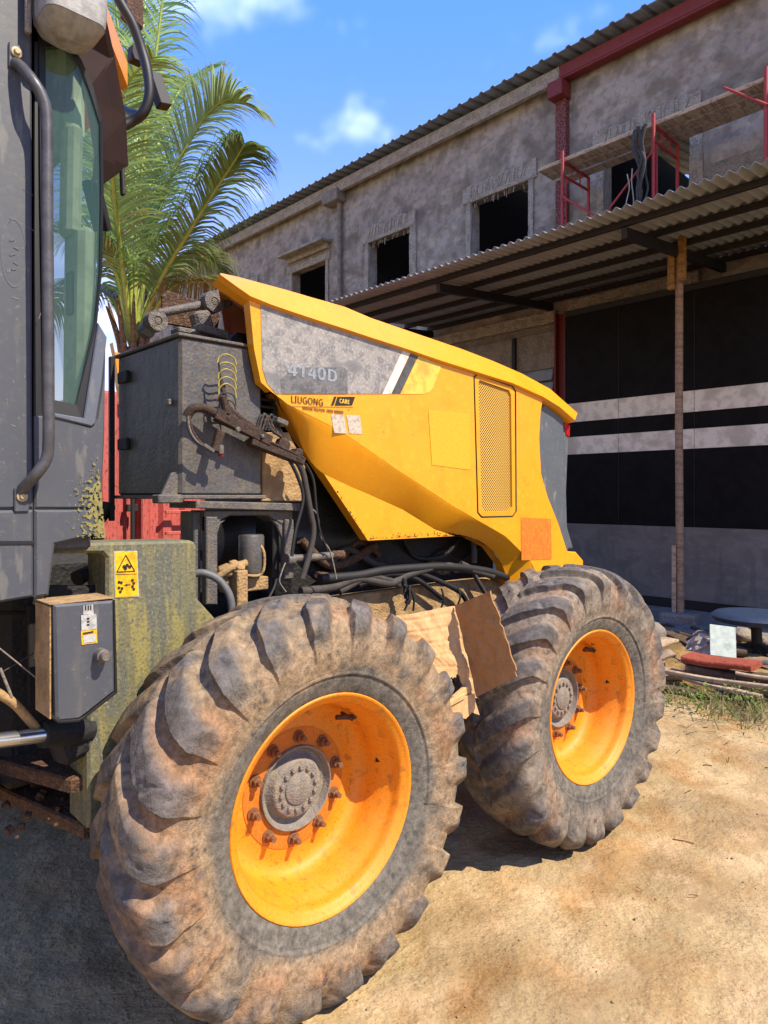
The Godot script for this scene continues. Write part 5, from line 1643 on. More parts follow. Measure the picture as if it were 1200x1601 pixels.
	for q in [[Vector3(1.489, 1.874, -2.130), Vector3(0.05, 0.02, 0.04), -0.3], [Vector3(1.234, 1.759, -2.120), Vector3(0.018, 0.032, 0.018), 0.0], [Vector3(1.187, 1.761, -2.120), Vector3(0.045, 0.014, 0.018), -0.5], [Vector3(1.293, 1.831, -2.105), Vector3(0.018, 0.018, 0.012), 0.4], [Vector3(1.394, 1.814, -2.105), Vector3(0.014, 0.014, 0.012), 0.2]]:
		var bi := mb()
		bx(bi, q[0], q[1], Basis(Vector3.BACK, q[2]), 0.003)
		obj("clamp", bi, M.steel, ar)
	rng.seed = 77
	for k in 7:
		var o := Vector3(0, -0.027 * k, 0)
		wire([Vector3(1.230, 2.059, -2.130) + o + Vector3(rng.randf_range(-0.006, 0.006), 0, 0), Vector3(1.235, 2.081, -2.130) + o, Vector3(1.256, 2.094, -2.120) + o + Vector3(0, rng.randf_range(-0.004, 0.004), 0), Vector3(1.293, 2.085, -2.130) + o, Vector3(1.301, 2.063, -2.130) + o * 1.08], 0.0028, M.wire_yellow if k < 5 else M.hose_dusty, ar)
	for k in 6:
		var o := Vector3(0.0023 * k, 0, 0)
		wire([Vector3(1.232, 2.063, -2.130) + o + Vector3(0, -0.018 * k, 0), Vector3(1.242, 1.989, -2.130) + o, Vector3(1.257, 1.924, -2.130) + o, Vector3(1.278, 1.881, -2.130) + o * 4.0, Vector3(1.329, 1.844, -2.130) + o * 6.0], 0.0035, [M.hose, M.hose_dusty, M.rust][k % 3], ar)
	for k in 4:
		var o := Vector3(0.0023 * k, 0, 0)
		wire([Vector3(1.114, 1.868, -2.130) + o, Vector3(1.119, 1.821, -2.130) + o * 2.0, Vector3(1.145, 1.784, -2.130) + o * 2.0, Vector3(1.188, 1.764, -2.130) + o, Vector3(1.240, 1.753, -2.130) - Vector3(0, 0.002 * k, 0)], 0.004, [M.hose_dusty, M.hub, M.hose, M.rust][k], ar)
	wire([Vector3(1.235, 1.757, -2.130), Vector3(1.240, 1.749, -2.130), Vector3(1.240, 1.736, -2.130)], 0.009, M.wire_red, ar, "plug")
	for k in 5:
		var o := Vector3(0.0135 * k, 0, 0)
		wire([Vector3(1.383, 1.838, -2.130) + o, Vector3(1.405, 1.891, -2.130) + o * 1.1 + Vector3(0, 0.008 * (k % 2), 0), Vector3(1.432, 1.851, -2.130) + o, Vector3(1.495, 1.817, -2.130) + o * 0.2], 0.005, [M.hose, M.hose_dusty, M.rust, M.hose, M.iron_dark][k], ar)
	# hoses hanging from the arm down to the stand
	wire([Vector3(1.547, 1.752, -2.130), Vector3(1.589, 1.698, -2.130), Vector3(1.607, 1.637, -2.130), Vector3(1.629, 1.538, -2.130), Vector3(1.644, 1.464, -2.130), Vector3(1.626, 1.378, -2.130), Vector3(1.589, 1.282, -2.130)], 0.012, M.hose_dusty, e, "hose", 8)
	wire([Vector3(1.524, 1.744, -2.130), Vector3(1.568, 1.673, -2.130), Vector3(1.595, 1.588, -2.130), Vector3(1.559, 1.467, -2.130), Vector3(1.541, 1.371, -2.130)], 0.007, M.hose, e, "hose", 7)
	wire([Vector3(1.607, 1.723, -2.130), Vector3(1.644, 1.662, -2.130), Vector3(1.657, 1.563, -2.130), Vector3(1.676, 1.463, -2.130), Vector3(1.714, 1.385, -2.130)], 0.005, M.hose, e, "hose", 6)
	wire([Vector3(1.613, 1.563, -2.130), Vector3(1.663, 1.525, -2.130), Vector3(1.682, 1.437, -2.130), Vector3(1.727, 1.380, -2.130), Vector3(1.760, 1.268, -2.130)], 0.003, M.hub, e)
	wire([Vector3(1.512, 1.349, -2.130), Vector3(1.495, 1.314, -2.130), Vector3(1.486, 1.279, -2.130), Vector3(1.515, 1.240, -2.130)], 0.003, M.hub, e)
	wire([Vector3(1.472, 1.292, -2.130), Vector3(1.460, 1.258, -2.130), Vector3(1.438, 1.224, -2.130)], 0.004, M.hose_dusty, e)
	# hoses between the wheels
	for q in [[[Vector3(1.665, 1.215, -2.240), Vector3(1.830, 1.218, -2.240), Vector3(1.972, 1.241, -2.240), Vector3(2.164, 1.205, -2.240), Vector3(2.288, 1.236, -2.240), Vector3(2.556, 1.255, -2.240), Vector3(2.912, 1.180, -2.240)], 0.019, M.hose_dusty], [[Vector3(1.762, 1.258, -2.240), Vector3(1.972, 1.255, -2.240), Vector3(2.125, 1.265, -2.240), Vector3(2.331, 1.262, -2.240), Vector3(2.556, 1.252, -2.240), Vector3(2.858, 1.207, -2.240), Vector3(3.080, 1.149, -2.240)], 0.021, M.hose], [[Vector3(1.865, 1.196, -2.240), Vector3(2.028, 1.245, -2.240), Vector3(2.125, 1.228, -2.240), Vector3(2.225, 1.191, -2.240)], 0.016, M.hose_dusty], [[Vector3(2.125, 1.243, -2.240), Vector3(2.288, 1.250, -2.240), Vector3(2.464, 1.197, -2.240), Vector3(2.643, 1.122, -2.240), Vector3(2.703, 1.061, -2.240)], 0.013, M.hose], [[Vector3(2.653, 1.264, -2.240), Vector3(2.728, 1.233, -2.240), Vector3(2.795, 1.156, -2.240), Vector3(2.858, 1.084, -2.240)], 0.012, M.hose_dusty], [[Vector3(1.972, 1.213, -2.240), Vector3(2.164, 1.245, -2.240), Vector3(2.331, 1.211, -2.240), Vector3(2.510, 1.103, -2.240)], 0.012, M.hose]]:
		wire(q[0], q[1], q[2], e, "hose", 9)
	wire([Vector3(2.827, 1.376, -2.300), Vector3(2.832, 1.308, -2.300), Vector3(2.832, 1.248, -2.300)], 0.016, M.hose_dusty, e, "spring", 8)
	var ck := mb()
	for k in 5: bx(ck, Vector3(2.234, 1.212, -2.220) + Vector3(0.006, -0.024, 0) * k, Vector3(0.022, 0.03, 0.02), Basis(Vector3.BACK, k * 0.6), 0.004)
	obj("cable_clip", ck, M.iron_dark, e)
	for p in [[Vector3(2.247, 1.193, -2.200), Vector3(2.214, 1.080, -2.200)], [Vector3(2.247, 1.193, -2.200), Vector3(2.272, 1.073, -2.200)], [Vector3(2.465, 1.158, -2.200), Vector3(2.465, 1.066, -2.200)], [Vector3(2.586, 1.147, -2.200), Vector3(2.586, 1.068, -2.200)]]:
		wire([p[0], (p[0] + p[1]) * 0.5 + Vector3(0.006, 0, 0.01), p[1]], 0.005, M.hose, e)
	# more pipework in the dark under the hood
	rng.seed = 8
	for k in 14:
		var x := rng.randf_range(1.7, 2.9)
		var y := rng.randf_range(1.25, 1.75)
		var pts := []
		for j in 4: pts.append(Vector3(x + j * 0.14, y + rng.randf_range(-0.08, 0.08), -2.38 + rng.randf_range(-0.04, 0.03)))
		wire(pts, rng.randf_range(0.008, 0.022), [M.hose, M.hose_dusty, M.rust, M.iron_dark][k % 4], e, "pipe", 7)
	# looped hose by the guard plate
	wire([Vector3(1.125, 1.337, -2.120), Vector3(1.157, 1.340, -2.100), Vector3(1.198, 1.319, -2.080), Vector3(1.226, 1.275, -2.060), Vector3(1.235, 1.226, -2.050), Vector3(1.235, 1.145, -2.050)], 0.0135, mat("hose_grey", Color(0.36, 0.36, 0.36), 0.6, T.blotch, 4.0), e, "hose", 10)


# ---------------------------------------------------------------- guard plate, battery box, articulation
func make_front(g: Node3D) -> void:
	var p := hold("guard_plate", g)
	side_plate("plate", [Vector2(0.643, 1.469), Vector2(1.047, 1.460), Vector2(1.062, 1.453), Vector2(1.069, 1.437), Vector2(1.069, 1.278), Vector2(1.136, 1.203), Vector2(1.152, 0.524), Vector2(0.732, 0.664), Vector2(0.732, 1.016), Vector2(0.784, 1.014), Vector2(0.784, 1.421), Vector2(0.773, 1.436), Vector2(0.643, 1.443)], -1.98, 0.14, M.fender, p, 0.008)
	side_plate("plate_return", [Vector2(0.645, 1.348), Vector2(0.784, 1.335), Vector2(0.784, 1.005), Vector2(0.668, 1.029)], -2.06, 0.02, M.dark, p, 0.002)
	var inn := mb()
	bx(inn, Vector3(0.95, 1.05, -2.62), Vector3(0.7, 0.72, 0.6), Basis(), 0.03)  # added dark box, sized to stop a sun patch on the ground behind
	tube(inn, [Vector3(0.752, 1.353, -2.120), Vector3(0.796, 1.367, -2.140), Vector3(0.831, 1.350, -2.120)], 0.025, 8)
	obj("added_inner_block", inn, M.dark, p)
	# warning sticker
	var zs := -1.978
	side_plate("sticker_border", [Vector2(0.804, 1.440), Vector2(0.874, 1.438), Vector2(0.880, 1.301), Vector2(0.808, 1.305)], zs, 0.002, M.label_white, p, 0.0)
	side_plate("sticker_face", [Vector2(0.807, 1.437), Vector2(0.872, 1.435), Vector2(0.877, 1.304), Vector2(0.810, 1.307)], zs + 0.0012, 0.002, M.label_yellow, p, 0.0)
	var tg := mb()
	var tp := [Vector3(0.839, 1.427, -1.976), Vector3(0.866, 1.378, -1.976), Vector3(0.813, 1.380, -1.976)]
	for i in 3: bar(tg, tp[i], tp[(i + 1) % 3], 0.0026, 0.0012, Vector3.BACK, 0.0)
	bar(tg, Vector3(0.810, 1.373, -1.976), Vector3(0.872, 1.370, -1.976), 0.001, 0.001, Vector3.BACK, 0.0)
	for q in [Vector3(0.834, 1.394, -1.976), Vector3(0.843, 1.397, -1.976), Vector3(0.838, 1.388, -1.976), Vector3(0.851, 1.392, -1.976)]:
		lathe(tg, [Vector2(0.0, 0.001), Vector2(0.005, 0.001), Vector2(0.005, -0.001)], q, Basis(), 8)
	for q in [Vector3(0.819, 1.350, -1.976), Vector3(0.826, 1.348, -1.976), Vector3(0.819, 1.334, -1.976), Vector3(0.828, 1.331, -1.976), Vector3(0.823, 1.322, -1.976), Vector3(0.859, 1.352, -1.976), Vector3(0.863, 1.343, -1.976), Vector3(0.859, 1.334, -1.976), Vector3(0.863, 1.326, -1.976)]:
		lathe(tg, [Vector2(0.0, 0.001), Vector2(0.0042, 0.001), Vector2(0.0042, -0.001)], q, Basis(), 8)
	bar(tg, Vector3(0.834, 1.340, -1.976), Vector3(0.853, 1.340, -1.976), 0.002, 0.001, Vector3.BACK, 0.0)
	lathe(tg, [Vector2(0.0, 0.001), Vector2(0.004, 0.001), Vector2(0.004, -0.001)], Vector3(0.842, 1.340, -1.976), Basis(), 3)
	obj("sticker_print", tg, M.ink, p)
	# battery box
	var b := hold("battery_box", g)
	side_plate("box", [Vector2(0.583, 1.330), Vector2(0.732, 1.325), Vector2(0.736, 1.086), Vector2(0.660, 1.041), Vector2(0.644, 1.033), Vector2(0.594, 1.039), Vector2(0.589, 1.050)], -1.80, 0.13, M.cab_grey, b, 0.006)
	side_plate("lid_seam", [Vector2(0.732, 1.327), Vector2(0.737, 1.326), Vector2(0.743, 1.082), Vector2(0.736, 1.081)], -1.802, 0.12, M.black, b, 0.001)
	side_plate("box_edge", [Vector2(0.736, 1.085), Vector2(0.743, 1.080), Vector2(0.664, 1.034), Vector2(0.644, 1.026), Vector2(0.595, 1.034), Vector2(0.594, 1.041), Vector2(0.644, 1.033), Vector2(0.660, 1.039)], -1.803, 0.12, M.black, b, 0.001)
	var du := mb()
	bx(du, Vector3(0.655, 1.331, -1.865), Vector3(0.16, 0.004, 0.115), Basis(), 0.001)
	obj("dust_layer", du, M.dusty, b)
	var ds := mb()
	bx(ds, Vector3(0.5795, 1.185, -1.868), Vector3(0.004, 0.28, 0.11), Basis(), 0.001)
	obj("dusty_side", ds, M.dusty, b)
	var kn := mb()
	lathe(kn, [Vector2(0.0, 0.042), Vector2(0.010, 0.042), Vector2(0.0125, 0.038), Vector2(0.0125, 0.028), Vector2(0.017, 0.026), Vector2(0.018, 0.01), Vector2(0.018, 0.0)], Vector3(0.696, 1.190, -1.800), Basis(), 16)
	obj("latch_knob", kn, M.steel, b)
	side_plate("label", [Vector2(0.654, 1.320), Vector2(0.678, 1.321), Vector2(0.680, 1.296), Vector2(0.654, 1.298)], -1.798, 0.002, M.label_white, b, 0.0)
	side_plate("label", [Vector2(0.648, 1.297), Vector2(0.686, 1.296), Vector2(0.688, 1.257), Vector2(0.649, 1.258)], -1.797, 0.002, M.label_white, b, 0.0)
	side_plate("label", [Vector2(0.648, 1.258), Vector2(0.688, 1.256), Vector2(0.689, 1.221), Vector2(0.650, 1.222)], -1.798, 0.002, M.label_yellow, b, 0.0)
	side_plate("label", [Vector2(0.652, 1.246), Vector2(0.685, 1.244), Vector2(0.685, 1.225), Vector2(0.654, 1.226)], -1.7965, 0.002, M.label_white, b, 0.0)
	var lp := mb()
	for q in [Vector3(0.665, 1.287, -1.796), Vector3(0.665, 1.279, -1.796), Vector3(0.665, 1.271, -1.796)]: bx(lp, q, Vector3(0.006, 0.004, 0.001), Basis(), 0.0)
	for q in [Vector3(0.659, 1.315, -1.797), Vector3(0.666, 1.314, -1.797), Vector3(0.672, 1.314, -1.797)]: bx(lp, q, Vector3(0.003, 0.012, 0.001), Basis(), 0.0)
	bx(lp, Vector3(0.665, 1.251, -1.796), Vector3(0.026, 0.004, 0.001), Basis(Vector3.BACK, 0.05), 0.0)
	obj("label_print", lp, M.ink, b)
	# articulation: hinge plates, pivot, steering cylinder, cables
	var h := hold("articulation_hinge", g)
	for q in [[0.66, [Vector2(0.40, -2.9), Vector2(0.62, -2.52), Vector2(0.735, -2.02), Vector2(0.80, -2.02), Vector2(0.9, -2.9)]], [0.80, [Vector2(0.40, -2.9), Vector2(0.60, -2.30), Vector2(0.70, -2.02), Vector2(0.80, -2.02), Vector2(0.9, -2.9)]], [0.74, [Vector2(-0.6, -2.9), Vector2(-0.6, -2.1), Vector2(0.46, -2.14), Vector2(0.60, -2.34), Vector2(0.62, -2.9)]]]:
		var st := mb()
		prism(st, q[1], Vector3(0, q[0], 0), Vector3.RIGHT, Vector3.BACK, Vector3.UP, 0.04, 0.006)
		obj("hinge_plate", st, M.rust, h)
	var pv := mb()
	tube(pv, [Vector3(0.62, 0.60, -2.62), Vector3(0.62, 1.1, -2.62)], 0.07, 14)
	bx(pv, Vector3(0.30, 1.1, -2.7), Vector3(0.9, 0.6, 0.3), Basis(), 0.03)
	bx(pv, Vector3(-0.3, 1.0, -2.5), Vector3(0.8, 0.3, 0.5), Basis(), 0.03)
	bar(pv, Vector3(0.619, 1.293, -2.100), Vector3(0.622, 1.013, -2.100), 0.02, 0.02, Vector3.RIGHT)
	bar(pv, Vector3(0.537, 1.273, -2.150), Vector3(0.672, 1.257, -2.150), 0.012, 0.012)
	obj("pivot", pv, mat("pivot_dark", Color(0.20, 0.14, 0.10), 0.85, T.rust, 2.0), h)
	var ch := mb()
	tube(ch, [Vector3(0.333, 1.001, -1.930), Vector3(0.612, 0.962, -1.960)], 0.020, 16)
	obj("cylinder_rod", ch, M.chrome, h)
	var cb := mb()
	tube(cb, [Vector3(0.606, 0.962, -1.962), Vector3(0.744, 0.936, -2.000)], 0.034, 14)
	bx(cb, Vector3(0.699, 0.906, -2.020), Vector3(0.10, 0.10, 0.08), Basis(Vector3.BACK, 0.3), 0.02)
	obj("cylinder_gland", cb, M.dark, h)
	var hs := mb()
	tube(hs, curve([Vector3(0.473, 1.117, -1.950), Vector3(0.534, 1.065, -1.960), Vector3(0.576, 1.008, -1.970), Vector3(0.606, 0.965, -1.980)], 5), 0.012, 8)
	obj("hose", hs, M.dusty, h)
	wire([Vector3(0.489, 1.222, -1.930), Vector3(0.541, 1.168, -1.930), Vector3(0.606, 1.100, -1.930)], 0.0022, M.hub, h)
	wire([Vector3(0.502, 1.160, -1.950), Vector3(0.520, 1.108, -1.950), Vector3(0.529, 1.081, -1.950)], 0.004, M.hub, h)
	wire([Vector3(0.522, 1.139, -2.000), Vector3(0.561, 1.158, -2.000), Vector3(0.600, 1.177, -2.000)], 0.002, M.hose_dusty, h)
	wire([Vector3(0.609, 1.300, -1.970), Vector3(0.602, 1.241, -1.970), Vector3(0.596, 1.166, -1.970)], 0.008, M.dusty, h)
	var dt := mb()
	rng.seed = 14
	for k in 40:
		bx(dt, Vector3(rng.randf_range(0.55, 0.78), 0.668, rng.randf_range(-2.6, -2.05)), Vector3.ONE * rng.randf_range(0.005, 0.022), Basis(Vector3(rng.randf(), rng.randf(), 1).normalized(), rng.randf() * 3.0), 0.003)
	obj("mud_crumbs", dt, M.rust, h).set_meta("kind", "stuff")

# ---------------------------------------------------------------- cardboard
func make_cardboard() -> void:
	rng.seed = 31
	var n := FastNoiseLite.new()
	n.seed = 3
	n.frequency = 6.0
	n.fractal_octaves = 3
	# the crushed sheet, sunlight put into its pale colour: creased in rows
	var a := Vector3(1.660, 1.162, -1.800)
	var b := Vector3(2.052, 1.172, -1.755)
	var c := Vector3(2.121, 0.809, -1.700)
	var d := Vector3(1.878, 0.868, -1.720)
	var st := mb()
	st.set_smooth_group(1)
	var NX := 60
	var NY := 56
	var pt := func(i: int, j: int) -> Vector3:
		var u := float(i) / NX
		var v := float(j) / NY
		var p: Vector3 = a.lerp(b, u).lerp(d.lerp(c, u), v)
		var row := fposmod(v * 7.0 + 0.03 * sin(u * 9.0), 1.0)
		var cell := floorf(v * 7.0)
		var col := fposmod(u * 12.0 + cell * 0.37, 1.0)
		var cr := exp(-pow((row - 0.5) / 0.07, 2.0)) * 0.004
		if v < 0.62: cr += exp(-pow((col - 0.5) / 0.08, 2.0)) * 0.0025
		return p + Vector3(0, 0, 0.022 * n.get_noise_2d(u * 0.22, v * 0.22) + 0.002 * n.get_noise_2d(u * 1.2, v * 1.2) - cr)
	for i in NX:
		for j in NY:
			if j > 40 + 9.0 * n.get_noise_1d(i * 0.012) and i < 44: continue
			quad(st, pt.call(i, j), pt.call(i + 1, j), pt.call(i + 1, j + 1), pt.call(i, j + 1), Vector3.BACK)
	var o := obj("cardboard_sheet", st, M.card_sunlit)
	tag(o, "pale sunlit crumpled cardboard sheet scored in rows between the two tyres", "cardboard")
	# the dark flap folded towards the viewer
	var fa := Vector3(2.038, 1.174, -1.750)
	var fb := Vector3(2.037, 1.252, -1.570)
	var fc := Vector3(2.110, 0.939, -1.500)
	var fd := Vector3(2.091, 0.824, -1.685)
	var st2 := mb()
	st2.set_smooth_group(2)
	var nrm := (fb - fa).cross(fd - fa).normalized()
	if nrm.x > 0.0: nrm = -nrm
	var q := func(i: int, j: int, off: float) -> Vector3:
		var u := i / 16.0
		var v := j / 16.0
		var p: Vector3 = fa.lerp(fb, u).lerp(fd.lerp(fc, u), v)
		if u > 0.99: p += (fa - fb) * (0.05 + 0.05 * n.get_noise_1d(v * 3.0))
		if j == 16 and i == 16: p += (fa - fc) * 0.05
		return p + nrm * (0.012 * n.get_noise_2d(u * 0.6, v * 0.6 + 5.0) - 0.004 * exp(-pow((v - 0.35 - 0.3 * u) / 0.03, 2.0)) + off)
	for i in 16:
		for j in 16:
			quad(st2, q.call(i, j, 0.0), q.call(i + 1, j, 0.0), q.call(i + 1, j + 1, 0.0), q.call(i, j + 1, 0.0), nrm)
			quad(st2, q.call(i, j, -0.006), q.call(i + 1, j, -0.006), q.call(i + 1, j + 1, -0.006), q.call(i, j + 1, -0.006), -nrm)
	st2.set_smooth_group(-1)
	for i in 16:
		quad(st2, q.call(i, 0, 0.0), q.call(i + 1, 0, 0.0), q.call(i + 1, 0, -0.006), q.call(i, 0, -0.006), Vector3.UP)
		quad(st2, q.call(i, 16, 0.0), q.call(i + 1, 16, 0.0), q.call(i + 1, 16, -0.006), q.call(i, 16, -0.006), Vector3.DOWN)
		quad(st2, q.call(16, i, 0.0), q.call(16, i + 1, 0.0), q.call(16, i + 1, -0.006), q.call(16, i, -0.006), Vector3.BACK)
	var o2 := obj("cardboard_flap", st2, M.card)
	tag(o2, "brown cardboard flap folded forward in shade beside the rear tyre", "cardboard")
	# torn scrap hanging below
	var st3 := mb()
	flat(st3, [Vector2(1.929, 0.813), Vector2(2.009, 0.820), Vector2(2.085, 0.819), Vector2(2.093, 0.778), Vector2(2.116, 0.728), Vector2(2.070, 0.748), Vector2(2.032, 0.732), Vector2(1.972, 0.755), Vector2(1.936, 0.745)], Vector3(0, 0.02, -1.69), Vector3(1, 0, 0.0).normalized(), Vector3(0, 1.0, 0.0), Vector3.BACK)
	bx(st3, Vector3(2.013, 0.848, -1.700), Vector3(0.09, 0.03, 0.02), Basis(Vector3.BACK, 0.35), 0.003)
	bx(st3, Vector3(1.972, 0.837, -1.690), Vector3(0.10, 0.022, 0.02), Basis(Vector3.BACK, 0.15), 0.003)
	var o3 := obj("cardboard_scrap", st3, M.card_sunlit)
	tag(o3, "torn scrap of pale cardboard hanging under the crumpled sheet", "cardboard")

# ---------------------------------------------------------------- palm
func frond(parent: Node3D, pts: Array, w: float, sd: int, droop: float, col: Color, dead := 0.0, wind := Vector3.ZERO) -> void:
	rng.seed = sd
	var ra := curve(pts, 10)
	var n := ra.size()
	var rs := mb()
	tube(rs, ra, 0.034, 7, 0.006)
	var ro := obj("frond", rs, M.petiole, parent)
	var st := mb()
	st.set_smooth_group(1)
	var count := 240
	for k in count:
		var t := 0.16 + 0.84 * float(k) / count
		var f := t * (n - 1)
		var i := mini(int(f), n - 2)
		var p: Vector3 = (ra[i] as Vector3).lerp(ra[i + 1], f - i)
		var d: Vector3 = (ra[i + 1] - ra[i]).normalized()
		var side := d.cross(Vector3.UP)
		if side.length() < 0.15: side = Vector3(0.7, 0, 0.7)
		side = side.normalized()
		var up := side.cross(d).normalized()
		var s := 1.0 if k % 2 == 0 else -1.0
		var l := w * (0.45 + 0.55 * sin(PI * clampf(0.12 + t * 0.8, 0, 1))) * rng.randf_range(0.8, 1.08)
		if t > 0.9: l *= lerpf(1.0, 0.55, (t - 0.9) / 0.1)
		var dir := (side * s * 0.85 + d * (0.45 + 0.4 * t) + up * 0.22 + Vector3(rng.randf_range(-0.1, 0.1), rng.randf_range(-0.1, 0.1), rng.randf_range(-0.1, 0.1)) + wind).normalized()
		var wd := 0.0115 * rng.randf_range(0.8, 1.15)
		var face := dir.cross(d).normalized()
		var across := dir.cross(face).normalized()
		across = (across + face * rng.randf_range(-0.5, 0.5)).normalized()
		var c := col.lerp(Color(0.21, 0.37, 0.10), rng.randf() * 0.5) * rng.randf_range(0.75, 1.2)
		if rng.randf() < dead: c = Color(0.30, 0.24, 0.09)
		var prev := p
		var pw := wd
		for j in 5:
			var q := prev + dir * (l / 5.0)
			dir = (dir + Vector3.DOWN * droop * (0.10 + 0.10 * j) * rng.randf_range(0.7, 1.3)).normalized()
			var qw: float = wd * [1.0, 0.95, 0.8, 0.5, 0.08][j]
			st.set_color(c.lerp(Color(0.26, 0.26, 0.08), 0.06 * j))
			quad(st, prev - across * pw, q - across * qw, q + across * qw, prev + across * pw, face)
			prev = q
			pw = qw
	var lo := obj("leaflets", st, M.leaf, ro)
	lo.set_meta("kind", "stuff")

func make_palm() -> void:
	var t := thing("coconut_palm", "young coconut palm with long feathery green fronds standing behind the grader", "palm tree", Vector3.ZERO)
	var base := Vector3(3.52, 0.0, -8.0)
	var crown := Vector3(3.48, 3.35, -8.0)
	var tr := mb()
	var tp := []
	for k in 15: tp.append(base.lerp(crown, k / 14.0) + Vector3(0.03 * sin(k * 0.6), 0, 0.03 * cos(k * 0.5)))
	tube(tr, tp, 0.24, 14, 0.13)
	obj("trunk", tr, M.trunk, t)
	# old sheaths round the heart
	rng.seed = 12
	for k in 10:
		var a := TAU * k / 10.0 + rng.randf() * 0.3
		var s := mb()
		var o := Vector3(cos(a), 0, sin(a))
		tube(s, curve([crown + o * 0.09 + Vector3(0, -0.35, 0), crown + o * 0.15 + Vector3(0, 0.05, 0), crown + o * (0.2 + 0.1 * rng.randf()) + Vector3(0, 0.45 + 0.3 * rng.randf(), 0)], 4), 0.06, 7, 0.012)
		obj("sheath", s, M.trunk, t)
	var G := Color(0.17, 0.32, 0.075)
	var Y := Color(0.31, 0.44, 0.13)
	frond(t, [crown, Vector3(3.478, 4.562, -7.862), Vector3(3.494, 5.637, -7.709), Vector3(3.541, 6.611, -7.527), Vector3(3.627, 7.703, -7.308), Vector3(3.849, 8.480, -6.959)], 0.85, 1, 0.9, Y, 0.03)
	frond(t, [crown, Vector3(3.615, 4.447, -7.871), Vector3(3.734, 5.237, -7.620), Vector3(3.956, 5.896, -7.271), Vector3(4.109, 6.113, -6.989), Vector3(4.262, 6.070, -6.775)], 0.80, 2, 1.0, Color(0.40, 0.50, 0.26), 0.02)
	frond(t, [crown, Vector3(3.623, 4.081, -7.587), Vector3(3.742, 4.511, -7.198), Vector3(3.876, 4.943, -6.796), Vector3(3.918, 5.156, -6.480), Vector3(3.954, 5.311, -6.309)], 0.78, 3, 2.6, Color(0.11, 0.21, 0.05), 0.05)
	frond(t, [crown, Vector3(3.413, 4.487, -7.924), Vector3(3.375, 5.463, -7.960), Vector3(3.342, 6.512, -7.991), Vector3(3.226, 7.489, -7.964), Vector3(2.994, 8.147, -8.046)], 0.85, 4, 0.9, Y, 0.03)
	frond(t, [crown, Vector3(3.703, 4.098, -7.924), Vector3(3.999, 4.467, -8.057), Vector3(4.281, 4.672, -8.065), Vector3(4.590, 4.642, -8.048), Vector3(4.745, 4.338, -8.039)], 0.70, 5, 2.2, Color(0.18, 0.21, 0.05), 0.25)
	frond(t, [crown, Vector3(3.328, 4.295, -8.142), Vector3(3.325, 5.061, -8.421), Vector3(3.260, 5.781, -8.759), Vector3(3.040, 6.367, -9.243), Vector3(2.686, 6.475, -9.854)], 0.8, 6, 1.0, G, 0.04)
	frond(t, [crown, Vector3(3.751, 4.825, -8.293), Vector3(4.004, 5.808, -8.604), Vector3(4.333, 6.779, -8.843), Vector3(4.715, 7.453, -9.032), Vector3(5.168, 7.881, -9.153)], 0.85, 7, 1.1, G, 0.04)
	frond(t, [crown, Vector3(3.218, 4.308, -7.695), Vector3(2.994, 4.855, -7.357), Vector3(2.818, 5.262, -6.973), Vector3(2.768, 5.542, -6.469), Vector3(2.811, 5.596, -6.015)], 0.75, 8, 1.1, Y, 0.04)
	frond(t, [crown, Vector3(3.290, 4.044, -7.903), Vector3(3.143, 4.306, -7.905), Vector3(2.956, 4.489, -7.944), Vector3(2.712, 4.488, -8.038), Vector3(2.421, 4.239, -8.176)], 0.75, 9, 1.7, G, 0.15)
	frond(t, [crown, Vector3(3.347, 3.944, -8.263), Vector3(3.317, 4.188, -8.704), Vector3(3.290, 4.308, -9.281), Vector3(3.184, 4.168, -9.933), Vector3(3.056, 3.732, -10.605)], 0.7, 11, 2.0, Color(0.15, 0.15, 0.04), 0.3)
	frond(t, [crown, Vector3(3.590, 4.906, -8.170), Vector3(3.773, 6.122, -8.547), Vector3(3.994, 7.520, -8.889), Vector3(4.219, 9.022, -9.227), Vector3(4.361, 10.350, -9.643)], 0.9, 12, 0.8, G, 0.02)
	frond(t, [crown, Vector3(3.780, 4.030, -7.714), Vector3(4.135, 4.237, -7.790), Vector3(4.488, 4.289, -7.869), Vector3(4.741, 4.142, -7.905)], 0.6, 14, 2.4, Color(0.19, 0.17, 0.05), 0.5)

